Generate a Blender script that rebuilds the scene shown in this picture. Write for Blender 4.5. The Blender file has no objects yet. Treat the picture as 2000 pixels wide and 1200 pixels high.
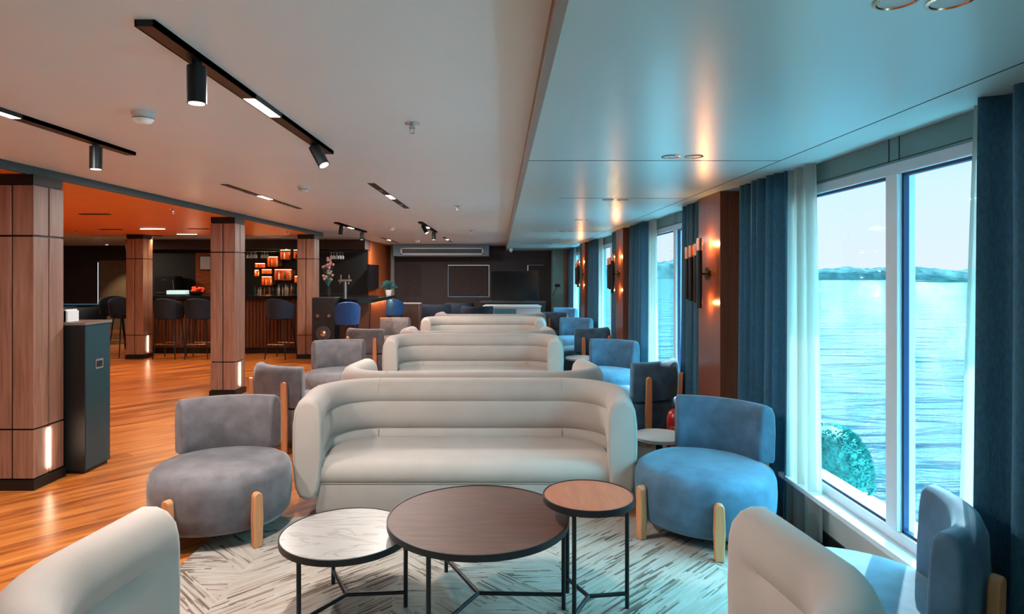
import bpy, bmesh, math, random
from mathutils import Vector, Matrix
random.seed(7)
sc = bpy.context.scene
C = bpy.context.collection
PI = math.pi
# ------------------------------------------------------------------ camera
F, H, VX, VY = 1230.0, 1.6, 978.0, 535.0
cam = bpy.data.cameras.new('camera'); camo = bpy.data.objects.new('camera', cam); C.objects.link(camo)
cam.sensor_width = 36; cam.lens = F / 2000 * 36
cam.shift_x = (1000 - VX) / 2000; cam.shift_y = -(600 - VY) / 2000
camo.location = (0, 0, H); camo.rotation_euler = (PI / 2, 0, 0)
cam.clip_start = 0.05; cam.clip_end = 5000
sc.camera = camo
# ------------------------------------------------------------------ world
w = bpy.data.worlds.new('sky'); sc.world = w; w.use_nodes = True
nt = w.node_tree; nt.nodes.clear()
tc = nt.nodes.new('ShaderNodeTexCoord'); sp = nt.nodes.new('ShaderNodeSeparateXYZ')
cr = nt.nodes.new('ShaderNodeValToRGB'); st = nt.nodes.new('ShaderNodeMapRange')
mu = nt.nodes.new('ShaderNodeMath'); bg = nt.nodes.new('ShaderNodeBackground'); ow = nt.nodes.new('ShaderNodeOutputWorld')
nt.links.new(tc.outputs['Generated'], sp.inputs[0]); nt.links.new(sp.outputs['Z'], cr.inputs[0])
e = cr.color_ramp.elements
e[0].position = 0.0; e[0].color = (0.93, 0.90, 0.93, 1)
e[1].position = 1.0; e[1].color = (0.16, 0.66, 0.86, 1)
x = e.new(0.12); x.color = (0.80, 0.93, 1.0, 1)
x = e.new(0.3); x.color = (0.24, 0.74, 0.92, 1)
st.inputs[1].default_value = 0.22; st.inputs[2].default_value = 0.62
st.inputs[3].default_value = 0.50; st.inputs[4].default_value = 18.0
nt.links.new(sp.outputs['Z'], st.inputs[0])
nt.links.new(cr.outputs[0], bg.inputs[0]); nt.links.new(st.outputs[0], bg.inputs[1])
nt.links.new(bg.outputs[0], ow.inputs[0])
# ------------------------------------------------------------------ sun
sl = bpy.data.lights.new('sun', 'SUN'); so = bpy.data.objects.new('sun', sl); C.objects.link(so)
sl.energy = 3.6; sl.angle = 0.009; sl.color = (1, 0.97, 0.9)
az, el = math.radians(36), math.radians(38)
sd = Vector((math.sin(az) * math.cos(el), math.cos(az) * math.cos(el), math.sin(el)))
so.rotation_euler = sd.to_track_quat('Z', 'Y').to_euler(); so.location = (8, 10, 12)
# ------------------------------------------------------------------ view
sc.view_settings.view_transform = 'Standard'; sc.view_settings.look = 'None'
sc.view_settings.gamma = 1; sc.view_settings.exposure = 1.13
try: sc.view_settings.use_curve_mapping = False
except Exception: pass
WARM = (1.0, 0.62, 0.36)
def lamp(kind, loc, energy, color=WARM, size=0.1, parent=None, rot=(0, 0, 0), spot=None, size_y=None):
    l = bpy.data.lights.new('lamp_light', kind); l.energy = energy; l.color = color
    if kind == 'AREA':
        l.size = size
        if size_y: l.shape = 'RECTANGLE'; l.size_y = size_y
    else: l.shadow_soft_size = size
    if spot: l.spot_size = spot; l.spot_blend = 0.6
    o = bpy.data.objects.new('lamp_light', l); C.objects.link(o); o.location = loc; o.rotation_euler = rot
    if parent: o.parent = parent
    return o
# ------------------------------------------------------------------ materials
def new_mat(name):
    m = bpy.data.materials.new(name); m.use_nodes = True
    return m, m.node_tree, m.node_tree.nodes['Principled BSDF']
def M(name, col, rough=0.5, metal=0.0, noise=0.0, scale=8.0, bump=0.0, bscale=200.0, sheen=0.0, emit=None, es=1.0, coat=0.0, stretch=None, spec=None, sheen_tint=None):
    m, t, b = new_mat(name); N, L = t.nodes, t.links
    b.inputs['Base Color'].default_value = (*col, 1); b.inputs['Roughness'].default_value = rough
    b.inputs['Metallic'].default_value = metal
    if spec is not None: b.inputs['Specular IOR Level'].default_value = spec
    if coat: b.inputs['Coat Weight'].default_value = coat; b.inputs['Coat Roughness'].default_value = 0.15
    if sheen:
        b.inputs['Sheen Weight'].default_value = sheen; b.inputs['Sheen Roughness'].default_value = 0.4
        if sheen_tint: b.inputs['Sheen Tint'].default_value = (*sheen_tint, 1)
    if emit: b.inputs['Emission Color'].default_value = (*emit, 1); b.inputs['Emission Strength'].default_value = es
    co = N.new('ShaderNodeTexCoord'); mp = N.new('ShaderNodeMapping'); L.new(co.outputs['Object'], mp.inputs[0])
    if stretch: mp.inputs['Scale'].default_value = stretch
    nz = N.new('ShaderNodeTexNoise'); nz.inputs['Scale'].default_value = scale; nz.inputs['Detail'].default_value = 6
    L.new(mp.outputs[0], nz.inputs['Vector'])
    k = noise if noise else 0.03
    mx = N.new('ShaderNodeMixRGB')
    mx.inputs[1].default_value = (*[max(0, c * (1 - k)) for c in col], 1); mx.inputs[2].default_value = (*[min(1, c * (1 + k)) for c in col], 1)
    rp = N.new('ShaderNodeMapRange'); rp.inputs[1].default_value = 0.3; rp.inputs[2].default_value = 0.7
    L.new(nz.outputs[0], rp.inputs[0]); L.new(rp.outputs[0], mx.inputs[0]); L.new(mx.outputs[0], b.inputs['Base Color'])
    if bump:
        n2 = N.new('ShaderNodeTexNoise'); n2.inputs['Scale'].default_value = bscale; L.new(mp.outputs[0], n2.inputs['Vector'])
        bp = N.new('ShaderNodeBump'); bp.inputs['Strength'].default_value = bump; bp.inputs['Distance'].default_value = 0.004
        L.new(n2.outputs[0], bp.inputs['Height']); L.new(bp.outputs[0], b.inputs['Normal'])
    return m
def wood(name, c1, c2, rough=0.45, stretch=(14, 14, 0.8), scale=3.0, coat=0.0, bump=0.1):
    m, t, b = new_mat(name); N, L = t.nodes, t.links
    co = N.new('ShaderNodeTexCoord'); mp = N.new('ShaderNodeMapping'); mp.inputs['Scale'].default_value = stretch
    L.new(co.outputs['Object'], mp.inputs[0])
    nz = N.new('ShaderNodeTexNoise'); nz.inputs['Scale'].default_value = scale; nz.inputs['Detail'].default_value = 8; nz.inputs['Distortion'].default_value = 0.6
    L.new(mp.outputs[0], nz.inputs['Vector'])
    r = N.new('ShaderNodeValToRGB'); r.color_ramp.elements[0].position = 0.3; r.color_ramp.elements[1].position = 0.7
    r.color_ramp.elements[0].color = (*c1, 1); r.color_ramp.elements[1].color = (*c2, 1)
    L.new(nz.outputs[0], r.inputs[0]); L.new(r.outputs[0], b.inputs['Base Color'])
    b.inputs['Roughness'].default_value = rough
    if coat: b.inputs['Coat Weight'].default_value = coat; b.inputs['Coat Roughness'].default_value = 0.12
    bp = N.new('ShaderNodeBump'); bp.inputs['Strength'].default_value = bump; bp.inputs['Distance'].default_value = 0.003
    L.new(nz.outputs[0], bp.inputs['Height']); L.new(bp.outputs[0], b.inputs['Normal'])
    return m
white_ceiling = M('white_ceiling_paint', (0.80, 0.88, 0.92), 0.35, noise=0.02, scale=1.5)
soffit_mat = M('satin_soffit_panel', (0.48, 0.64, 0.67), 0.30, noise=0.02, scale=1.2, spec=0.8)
fascia_mat = M('fascia_taupe', (0.32, 0.25, 0.22), 0.5)
seam_mat = M('panel_seam', (0.01, 0.03, 0.035), 0.7)
orange_ceiling = wood('orange_wood_ceiling', (0.78, 0.22, 0.03), (0.95, 0.33, 0.055), 0.4, (0.7, 9, 1), 3)
teal_dark = M('dark_teal_edge', (0.03, 0.06, 0.065), 0.5)
black = M('matt_black', (0.004, 0.005, 0.006), 0.5)
black_metal = M('black_metal', (0.012, 0.016, 0.02), 0.4, 0.3)
column_wood = wood('column_oak', (0.20, 0.095, 0.062), (0.34, 0.185, 0.13), 0.45, (16, 16, 0.9), 2.5)
pil_wood = wood('pilaster_wood', (0.16, 0.05, 0.03), (0.24, 0.08, 0.045), 0.33, (18, 18, 0.8), 2.5, coat=0.15)
cream = M('cream_upholstery', (0.41, 0.35, 0.31), 0.85, noise=0.04, scale=6, bump=0.15, bscale=350, sheen=0.15)
cream_seam = M('cream_seam_thread', (0.33, 0.29, 0.25), 0.9)
velvet_warm_lit = M('velvet_warm_lit', (0.125, 0.113, 0.122), 0.75, noise=0.3, scale=9, bump=0.15, bscale=250, sheen=0.5, sheen_tint=(0.7, 0.75, 0.8))  # chair fabric copy with the aisle side's warm light put into its colour
velvet_window_lit = M('velvet_window_lit', (0.052, 0.12, 0.19), 0.75, noise=0.3, scale=8, bump=0.15, bscale=250, sheen=0.45, sheen_tint=(0.5, 0.8, 1))  # same chair fabric, cool window light put into its colour
leg_wood = wood('ash_leg_wood', (0.52, 0.20, 0.08), (0.66, 0.29, 0.13), 0.4, (20, 20, 1.5), 3)
curtain_mat = M('blue_chenille', (0.035, 0.135, 0.225), 0.8, noise=0.18, scale=110, bump=0.4, bscale=120, sheen=0.5, sheen_tint=(0.3, 0.8, 0.9), stretch=(1, 1, 0.4))
win_white = M('window_frame_white', (0.60, 0.66, 0.70), 0.35)
gasket_mat = M('navy_gasket', (0.01, 0.03, 0.10), 0.4)
sill_wall = M('wall_panel_grey', (0.45, 0.47, 0.44), 0.5, noise=0.03)
header_mat = M('sage_header_panel', (0.16, 0.27, 0.26), 0.45, noise=0.04)
outside_white = M('ship_white_paint', (0.80, 0.80, 0.80), 0.4)
brass = M('copper_metal', (0.80, 0.42, 0.28), 0.25, 1.0)
steel = M('brushed_steel', (0.55, 0.6, 0.62), 0.25, 1.0)
plastic_white = M('white_plastic', (0.80, 0.78, 0.75), 0.4)
dark_wall = M('dark_taupe_wall', (0.04, 0.034, 0.034), 0.6, noise=0.1)
tan_wall = M('tan_wall', (0.22, 0.17, 0.12), 0.7, noise=0.08)
teal_panel = M('pale_teal_panel', (0.22, 0.48, 0.47), 0.45, noise=0.05)
blind_mat = M('brown_blind', (0.045, 0.032, 0.032), 0.7, noise=0.1)
navy = M('navy_fabric', (0.004, 0.012, 0.03), 0.8, noise=0.2)
royal = M('royal_blue_fabric', (0.006, 0.07, 0.26), 0.6, noise=0.15)
led = M('warm_led', (1, 1, 1), 0.5, emit=(1, 0.86, 0.72), es=9)
led_dim = M('amber_led', (1, 1, 1), 0.5, emit=(1, 0.62, 0.35), es=2)
spot_lens = M('spot_lens', (0.9, 0.85, 0.8), 0.3, emit=(1, 0.85, 0.7), es=1.6)
amber_wood = wood('amber_shelf_wood', (0.30, 0.06, 0.012), (0.55, 0.14, 0.03), 0.4, (2, 10, 10), 3)
red_paint = M('red_paint', (0.45, 0.01, 0.01), 0.3, coat=0.5)
walnut = wood('dark_walnut', (0.055, 0.022, 0.014), (0.10, 0.036, 0.024), 0.5, (2, 14, 2), 3)
copper_wood = wood('copper_oak', (0.34, 0.095, 0.045), (0.44, 0.14, 0.07), 0.35, (14, 2, 2), 3)
screen_mat = M('dark_screen', (0.004, 0.004, 0.006), 0.12)
leaf_mat = M('conifer_green', (0.015, 0.16, 0.14), 0.7, noise=0.6, scale=40)
land_mat = M('hazy_woodland', (0.034, 0.036, 0.036), 0.9, spec=0, noise=0.5, scale=0.08)
islet_mat = M('marsh_green', (0.012, 0.018, 0.015), 0.9, spec=0, noise=0.5, scale=0.2)
paper = M('paper_white', (0.8, 0.82, 0.82), 0.6)
pink = M('pink_petals', (0.7, 0.35, 0.3), 0.6)
red_flower = M('red_petals', (0.75, 0.06, 0.02), 0.6, emit=None)
def marble():
    m, t, b = new_mat('white_marble'); N, L = t.nodes, t.links
    co = N.new('ShaderNodeTexCoord'); mp = N.new('ShaderNodeMapping'); mp.inputs['Scale'].default_value = (.7, 2.6, 1); mp.inputs['Rotation'].default_value = (0, 0, 0.3)
    nz = N.new('ShaderNodeTexNoise'); nz.inputs['Scale'].default_value = 2.5; nz.inputs['Detail'].default_value = 9; nz.inputs['Distortion'].default_value = 1.6
    r = N.new('ShaderNodeValToRGB'); E = r.color_ramp.elements
    E[0].position = 0.0; E[0].color = (0.225, 0.205, 0.19, 1); E[1].position = 1; E[1].color = (0.235, 0.215, 0.20, 1)
    a = E.new(0.46); a.color = (0.225, 0.205, 0.19, 1); a = E.new(0.5); a.color = (0.14, 0.12, 0.11, 1); a = E.new(0.53); a.color = (0.225, 0.205, 0.19, 1)
    L.new(co.outputs['Object'], mp.inputs[0]); L.new(mp.outputs[0], nz.inputs['Vector']); L.new(nz.outputs[0], r.inputs[0]); L.new(r.outputs[0], b.inputs['Base Color'])
    b.inputs['Roughness'].default_value = 0.3
    return m
marble_mat = marble()
def floor_material():
    m, t, b = new_mat('orange_oak_floor'); N, L = t.nodes, t.links
    co = N.new('ShaderNodeTexCoord'); mp = N.new('ShaderNodeMapping'); mp.inputs['Rotation'].default_value = (0, 0, math.radians(-48))
    L.new(co.outputs['Object'], mp.inputs[0])
    br = N.new('ShaderNodeTexBrick'); br.inputs['Scale'].default_value = 1.0; br.inputs['Brick Width'].default_value = 1.3; br.inputs['Row Height'].default_value = 0.16
    br.inputs['Mortar Size'].default_value = 0.0015; br.inputs['Color1'].default_value = (0.0, 0, 0, 1); br.inputs['Color2'].default_value = (1, 1, 1, 1); br.inputs['Mortar'].default_value = (0.1, 0.1, 0.1, 1)
    L.new(mp.outputs[0], br.inputs['Vector'])
    m2 = N.new('ShaderNodeMapping'); m2.inputs['Scale'].default_value = (0.9, 11, 1); L.new(mp.outputs[0], m2.inputs[0])
    nz = N.new('ShaderNodeTexNoise'); nz.inputs['Scale'].default_value = 1.4; nz.inputs['Detail'].default_value = 8; nz.inputs['Distortion'].default_value = 0.5; L.new(m2.outputs[0], nz.inputs['Vector'])
    ad = N.new('ShaderNodeMath'); ad.operation = 'MULTIPLY_ADD'; ad.inputs[1].default_value = 0.22; L.new(br.outputs['Color'], ad.inputs[0]); L.new(nz.outputs[0], ad.inputs[2])
    r = N.new('ShaderNodeValToRGB'); E = r.color_ramp.elements
    E[0].position = 0.40; E[0].color = (0.17, 0.042, 0.008, 1); E[1].position = 0.85; E[1].color = (0.62, 0.235, 0.055, 1)
    a = E.new(0.58); a.color = (0.42, 0.125, 0.022, 1)
    L.new(ad.outputs[0], r.inputs[0]); L.new(r.outputs[0], b.inputs['Base Color'])
    b.inputs['Roughness'].default_value = 0.3
    bp = N.new('ShaderNodeBump'); bp.inputs['Strength'].default_value = 0.12; bp.inputs['Distance'].default_value = 0.004
    L.new(nz.outputs[0], bp.inputs['Height']); L.new(bp.outputs[0], b.inputs['Normal'])
    return m
def rug_material():
    m, t, b = new_mat('chevron_rug'); N, L = t.nodes, t.links
    co = N.new('ShaderNodeTexCoord')
    sep = N.new('ShaderNodeSeparateXYZ'); L.new(co.outputs['Object'], sep.inputs[0])
    def mth(op, a, bb=None, c=None):
        n = N.new('ShaderNodeMath'); n.operation = op
        for i, v in enumerate((a, bb, c)):
            if v is None: continue
            if isinstance(v, (int, float)): n.inputs[i].default_value = v
            else: L.new(v, n.inputs[i])
        return n.outputs[0]
    # two families of diagonal broken lines, switching by large zig-zag bands
    zx = mth('PINGPONG', sep.outputs['X'], 0.42)
    band = mth('MODULO', mth('ADD', mth('ADD', sep.outputs['Y'], zx), 20.0), 0.55)
    swp = mth('GREATER_THAN', band, 0.27)
    def lines(ang, sx, sy, th):
        mp = N.new('ShaderNodeMapping'); mp.inputs['Rotation'].default_value = (0, 0, ang); L.new(co.outputs['Object'], mp.inputs[0])
        m2 = N.new('ShaderNodeMapping'); m2.inputs['Scale'].default_value = (sx, sy, 1); L.new(mp.outputs[0], m2.inputs[0])
        vo = N.new('ShaderNodeTexVoronoi'); vo.distance = 'CHEBYCHEV'; vo.inputs['Scale'].default_value = 1; vo.inputs['Randomness'].default_value = 0.85; vo.feature = 'F1'
        L.new(m2.outputs[0], vo.inputs['Vector'])
        s = N.new('ShaderNodeSeparateColor'); L.new(vo.outputs['Color'], s.inputs[0])
        return s.outputs[0]
    l1 = lines(math.radians(45), 6, 85, .5); l2 = lines(math.radians(-45), 6, 85, .5); l3 = lines(0, 8, 90, .5)
    mixa = N.new('ShaderNodeMix'); mixa.data_type = 'FLOAT'; L.new(swp, mixa.inputs[0]); L.new(l1, mixa.inputs[2]); L.new(l3, mixa.inputs[3])
    big = mth('GREATER_THAN', mth('PINGPONG', mth('ADD', sep.outputs['X'], 0.1), 0.85), 0.42)
    mixb = N.new('ShaderNodeMix'); mixb.data_type = 'FLOAT'; L.new(big, mixb.inputs[0]); L.new(mixa.outputs[0], mixb.inputs[2]); L.new(l2, mixb.inputs[3])
    nz = N.new('ShaderNodeTexNoise'); nz.inputs['Scale'].default_value = 2.2; L.new(co.outputs['Object'], nz.inputs['Vector'])
    thr = mth('MULTIPLY_ADD', nz.outputs[0], 0.7, mth('MULTIPLY', mixb.outputs[0], 0.62))
    r = N.new('ShaderNodeValToRGB'); E = r.color_ramp.elements; r.color_ramp.interpolation = 'LINEAR'
    E[0].position = 0.30; E[0].color = (0.08, 0.05, 0.035, 1); E[1].position = 0.9; E[1].color = (0.36, 0.32, 0.285, 1)
    a = E.new(0.42); a.color = (0.15, 0.11, 0.085, 1); a = E.new(0.50); a.color = (0.30, 0.25, 0.205, 1)
    L.new(thr, r.inputs[0]); L.new(r.outputs[0], b.inputs['Base Color'])
    b.inputs['Roughness'].default_value = 0.9
    bp = N.new('ShaderNodeBump'); bp.inputs['Strength'].default_value = 0.5; bp.inputs['Distance'].default_value = 0.004
    L.new(mixb.outputs[0], bp.inputs['Height']); L.new(bp.outputs[0], b.inputs['Normal'])
    return m
def sea_material():
    m, t, b = new_mat('sea_water'); N, L = t.nodes, t.links
    co = N.new('ShaderNodeTexCoord')
    h = None
    for sc_, st_, d in ((0.10, (1, 3.2, 1), 1.5), (0.5, (1, 2.2, 1), 0.22), (3.0, (1, 1.3, 1), 0.05), (12.0, (1, 1.2, 1), 0.03)):
        mp = N.new('ShaderNodeMapping'); mp.inputs['Scale'].default_value = st_; mp.inputs['Rotation'].default_value = (0, 0, -0.35); L.new(co.outputs['Object'], mp.inputs[0])
        nz = N.new('ShaderNodeTexNoise'); nz.inputs['Scale'].default_value = sc_; nz.inputs['Detail'].default_value = 4; nz.inputs['Distortion'].default_value = 0.8; L.new(mp.outputs[0], nz.inputs['Vector'])
        mm = N.new('ShaderNodeMath'); mm.operation = 'MULTIPLY'; mm.inputs[1].default_value = d; L.new(nz.outputs[0], mm.inputs[0])
        if h is None: h = mm.outputs[0]
        else:
            a = N.new('ShaderNodeMath'); L.new(h, a.inputs[0]); L.new(mm.outputs[0], a.inputs[1]); h = a.outputs[0]
    bp = N.new('ShaderNodeBump'); bp.inputs['Strength'].default_value = 1.0; bp.inputs['Distance'].default_value = 1.0
    L.new(h, bp.inputs['Height'])
    N.remove(b); out = N['Material Output']
    df = N.new('ShaderNodeBsdfDiffuse'); df.inputs[0].default_value = (0.004, 0.017, 0.024, 1); L.new(bp.outputs[0], df.inputs['Normal'])
    gl = N.new('ShaderNodeBsdfGlossy'); gl.inputs[0].default_value = (0.58, 0.52, 0.53, 1); gl.inputs['Roughness'].default_value = 0.07; L.new(bp.outputs[0], gl.inputs['Normal'])
    fr = N.new('ShaderNodeFresnel'); fr.inputs[0].default_value = 1.33; L.new(bp.outputs[0], fr.inputs['Normal'])
    mn = N.new('ShaderNodeMath'); mn.operation = 'MINIMUM'; mn.inputs[1].default_value = 0.27; L.new(fr.outputs[0], mn.inputs[0])
    mx = N.new('ShaderNodeMixShader'); L.new(mn.outputs[0], mx.inputs[0]); L.new(df.outputs[0], mx.inputs[1]); L.new(gl.outputs[0], mx.inputs[2]); L.new(mx.outputs[0], out.inputs[0])
    return m
def glass_material():
    m, t, b = new_mat('window_glass'); N, L = t.nodes, t.links
    N.remove(b); out = N['Material Output']
    tr = N.new('ShaderNodeBsdfTransparent'); tr.inputs[0].default_value = (0.90, 0.98, 1.0, 1)
    gl = N.new('ShaderNodeBsdfGlossy'); gl.inputs['Roughness'].default_value = 0.02
    lw = N.new('ShaderNodeLayerWeight'); lw.inputs[0].default_value = 0.5
    pw = N.new('ShaderNodeMath'); pw.operation = 'POWER'; pw.inputs[1].default_value = 4; L.new(lw.outputs['Facing'], pw.inputs[0])
    fr = N.new('ShaderNodeMath'); fr.operation = 'MULTIPLY_ADD'; fr.inputs[1].default_value = 0.12; fr.inputs[2].default_value = 0.012; L.new(pw.outputs[0], fr.inputs[0])
    mx = N.new('ShaderNodeMixShader'); L.new(fr.outputs[0], mx.inputs[0]); L.new(tr.outputs[0], mx.inputs[1]); L.new(gl.outputs[0], mx.inputs[2]); L.new(mx.outputs[0], out.inputs[0])
    return m
def sheer_material():
    m, t, b = new_mat('white_sheer'); N, L = t.nodes, t.links
    N.remove(b); out = N['Material Output']
    tr = N.new('ShaderNodeBsdfTransparent')
    df = N.new('ShaderNodeBsdfDiffuse'); df.inputs[0].default_value = (0.62, 0.60, 0.55, 1)
    tl = N.new('ShaderNodeBsdfTranslucent'); tl.inputs[0].default_value = (0.52, 0.50, 0.45, 1)
    m1 = N.new('ShaderNodeMixShader'); m1.inputs[0].default_value = 0.5; L.new(df.outputs[0], m1.inputs[1]); L.new(tl.outputs[0], m1.inputs[2])
    m2 = N.new('ShaderNodeMixShader'); m2.inputs[0].default_value = 0.78; L.new(tr.outputs[0], m2.inputs[1]); L.new(m1.outputs[0], m2.inputs[2]); L.new(m2.outputs[0], out.inputs[0])
    return m
floor_mat, rug_mat, sea_mat, glass_mat, sheer_mat = floor_material(), rug_material(), sea_material(), glass_material(), sheer_material()
def bottle_glass(name, c): return M(name, c, 0.1, coat=0.5)
bottle_mats = [bottle_glass('green_bottle', (0.03, 0.12, 0.05)), bottle_glass('amber_bottle', (0.5, 0.16, 0.03)), bottle_glass('clear_bottle', (0.6, 0.6, 0.55)), bottle_glass('dark_bottle', (0.03, 0.02, 0.02)), bottle_glass('pale_label_bottle', (0.65, 0.5, 0.35))]
# ------------------------------------------------------------------ helpers
class MB:
    def __init__(s): s.v = []; s.f = []
    def add(s, vs, fs):
        o = len(s.v); s.v += [tuple(v) for v in vs]; s.f += [tuple(i + o for i in f) for f in fs]; return s
    def box(s, x0, x1, y0, y1, z0, z1):
        if x0 > x1: x0, x1 = x1, x0
        if y0 > y1: y0, y1 = y1, y0
        if z0 > z1: z0, z1 = z1, z0
        return s.add([(x0, y0, z0), (x1, y0, z0), (x1, y1, z0), (x0, y1, z0), (x0, y0, z1), (x1, y0, z1), (x1, y1, z1), (x0, y1, z1)],
              [(0, 3, 2, 1), (4, 5, 6, 7), (0, 1, 5, 4), (1, 2, 6, 5), (2, 3, 7, 6), (3, 0, 4, 7)])
    def tube(s, p, q, r, n=12, r2=None):
        p, q = Vector(p), Vector(q); d = (q - p).normalized()
        a = d.orthogonal().normalized(); b = d.cross(a); r2 = r if r2 is None else r2
        vs = [p + (a * math.cos(2 * PI * i / n) + b * math.sin(2 * PI * i / n)) * r for i in range(n)] + [q + (a * math.cos(2 * PI * i / n) + b * math.sin(2 * PI * i / n)) * r2 for i in range(n)]
        fs = [(i, (i + 1) % n, n + (i + 1) % n, n + i) for i in range(n)] + [tuple(range(n - 1, -1, -1)), tuple(range(n, 2 * n))]
        return s.add(vs, fs)
    def lathe(s, prof, n=24, cx=0, cy=0, sx=1, sy=1):
        vs = []; fs = []; k = len(prof)
        for r, z in prof:
            for i in range(n):
                a = 2 * PI * i / n; vs.append((cx + r * math.cos(a) * sx, cy + r * math.sin(a) * sy, z))
        for j in range(k - 1):
            for i in range(n): fs.append((j * n + i, j * n + (i + 1) % n, (j + 1) * n + (i + 1) % n, (j + 1) * n + i))
        fs.append(tuple(range(n - 1, -1, -1))); fs.append(tuple((k - 1) * n + i for i in range(n)))
        return s.add(vs, fs)
    def prism(s, pts, z0, z1):
        n = len(pts)
        return s.add([(x, y, z0) for x, y in pts] + [(x, y, z1) for x, y in pts],
              [tuple(range(n - 1, -1, -1)), tuple(range(n, 2 * n))] + [(i, (i + 1) % n, n + (i + 1) % n, n + i) for i in range(n)])
    def sweep(s, path, prof, cap_r=0.0, prof2=None, blend=0):
        """path: (x,y,nx,ny) with outward normals; prof: closed list of (n,z)"""
        cn = sum(p[0] for p in prof) / len(prof); cz = (max(p[1] for p in prof) + min(p[1] for p in prof)) / 2
        hn = max(abs(p[0] - cn) for p in prof); hz = max(abs(p[1] - cz) for p in prof)
        rings = []
        def ring(x, y, nx, ny, a=1, b=1, dx=0, dy=0):
            return [(x + dx + nx * (cn + (n - cn) * a), y + dy + ny * (cn + (n - cn) * a), cz + (z - cz) * b) for n, z in prof]
        def cap(i, j):
            x, y, nx, ny = path[i]; x2, y2 = path[j][:2]; t = Vector((x - x2, y - y2)).normalized(); out = []
            for k in range(1, 7):
                th = k / 6 * PI / 2; ins = cap_r * (1 - math.cos(th)); of = cap_r * math.sin(th)
                out.append(ring(x, y, nx, ny, max(0.05, (hn - ins) / hn), (hz - ins) / hz, t.x * of, t.y * of))
            return out
        mid = []
        dist = [0]
        for p_, q_ in zip(path, path[1:]): dist.append(dist[-1] + math.hypot(q_[0] - p_[0], q_[1] - p_[1]))
        base_prof = prof
        for p_, dd in zip(path, dist):
            if prof2:
                e_ = min(dd, dist[-1] - dd); u_ = min(1, max(0, (e_ - blend[0]) / (blend[1] - blend[0]))); u_ = u_ * u_ * (3 - 2 * u_)
                prof = [(b_[0] * (1 - u_) + a_[0] * u_, a_[1]) for a_, b_ in zip(base_prof, prof2)]
            mid.append(ring(*p_))
        if prof2: prof = prof2
        if cap_r: mid = cap(0, 1)[::-1] + mid + cap(-1, -2)
        n = len(prof); vs = [v for r in mid for v in r]; fs = []
        for j in range(len(mid) - 1):
            for i in range(n): fs.append((j * n + i, (j + 1) * n + i, (j + 1) * n + (i + 1) % n, j * n + (i + 1) % n))
        fs.append(tuple(range(n))); fs.append(tuple((len(mid) - 1) * n + i for i in range(n - 1, -1, -1)))
        return s.add(vs, fs)
    def build(s, name, mat, parent=None, smooth=False, bevel=0, sub=0):
        me = bpy.data.meshes.new(name); me.from_pydata(s.v, [], s.f)
        bm = bmesh.new(); bm.from_mesh(me); bmesh.ops.recalc_face_normals(bm, faces=bm.faces); bm.to_mesh(me); bm.free()
        me.materials.append(mat); o = bpy.data.objects.new(name, me); C.objects.link(o)
        if parent: o.parent = parent
        if smooth:
            me.shade_smooth()
            try: me.set_sharp_from_angle(angle=math.radians(50))
            except Exception: pass
        if bevel:
            b = o.modifiers.new('bevel', 'BEVEL'); b.width = bevel; b.segments = 3; b.limit_method = 'ANGLE'
            me.shade_smooth()
            try: me.set_sharp_from_angle(angle=math.radians(80))
            except Exception: pass
            w = o.modifiers.new('wn', 'WEIGHTED_NORMAL')
        if sub: m = o.modifiers.new('sub', 'SUBSURF'); m.levels = sub; m.render_levels = sub
        return o
def tag(o, label=None, cat=None, group=None, kind=None):
    if label: o['label'] = label
    if cat: o['category'] = cat
    if group: o['group'] = group
    if kind: o['kind'] = kind
    return o
def thing(name, label, cat, loc=(0, 0, 0), rz=0, group=None):
    o = bpy.data.objects.new(name, None); C.objects.link(o); o.empty_display_size = 0.1
    o.location = loc; o.rotation_euler = (0, 0, rz); return tag(o, label, cat, group)
def struct(name, mb, mat, label=None, **k):
    o = mb.build(name, mat, **k); o['kind'] = 'structure'
    if label: o['label'] = label
    return o
def dup(o, parent=None, loc=None, rz=None, label=None):
    c = o.copy(); C.objects.link(c)
    if parent: c.parent = parent
    if loc is not None: c.location = loc
    if rz is not None: c.rotation_euler = (0, 0, rz)
    if label: c['label'] = label
    for ch in list(o.children): dup(ch, c)
    return c
def rbox(mb, x0, x1, y0, y1, z0, z1): return mb.box(x0, x1, y0, y1, z0, z1)
def PX(x, d): return (x - VX) * d / F
def PZ(y, d): return H - (y - VY) * d / F
# ------------------------------------------------------------------ room shell
XW, XP, ZS, ZC, ZO = 1.91, 1.75, 2.26, 2.40, 2.34
YB, YF, XL = 18.0, -2.6, -15.5
struct('floor', MB().box(XL, XW + 0.05, YF, YB + .1, -0.1, 0), floor_mat, 'glossy orange oak plank floor')
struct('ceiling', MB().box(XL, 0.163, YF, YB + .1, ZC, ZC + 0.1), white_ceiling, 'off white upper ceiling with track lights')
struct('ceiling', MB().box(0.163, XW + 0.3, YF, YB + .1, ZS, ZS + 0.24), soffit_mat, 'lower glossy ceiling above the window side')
struct('trim_1', MB().box(0.135, 0.163, YF, YB, ZS - 0.004, ZS + 0.012), fascia_mat, 'slim ledge on lower ceiling edge')
struct('trim_2', MB().box(0.150, 0.1625, YF, YB, ZS + 0.03, ZC), fascia_mat, 'taupe fascia between ceilings')
struct('ceiling', MB().box(-8.0, -3.50, YF, 12.3, ZO, ZC), orange_ceiling, 'orange wood dropped ceiling over bar side')
struct('trim_3', MB().box(-3.5, -3.475, YF, 12.33, ZO - 0.005, ZC), teal_dark, 'dark edge band of the wooden ceiling')
struct('trim_4', MB().box(-8.02, -3.475, 12.3, 12.33, ZO - 0.005, ZC), teal_dark)
s = MB().box(1.628, 1.633, YF, YB, ZS - 0.0015, ZS)
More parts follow.
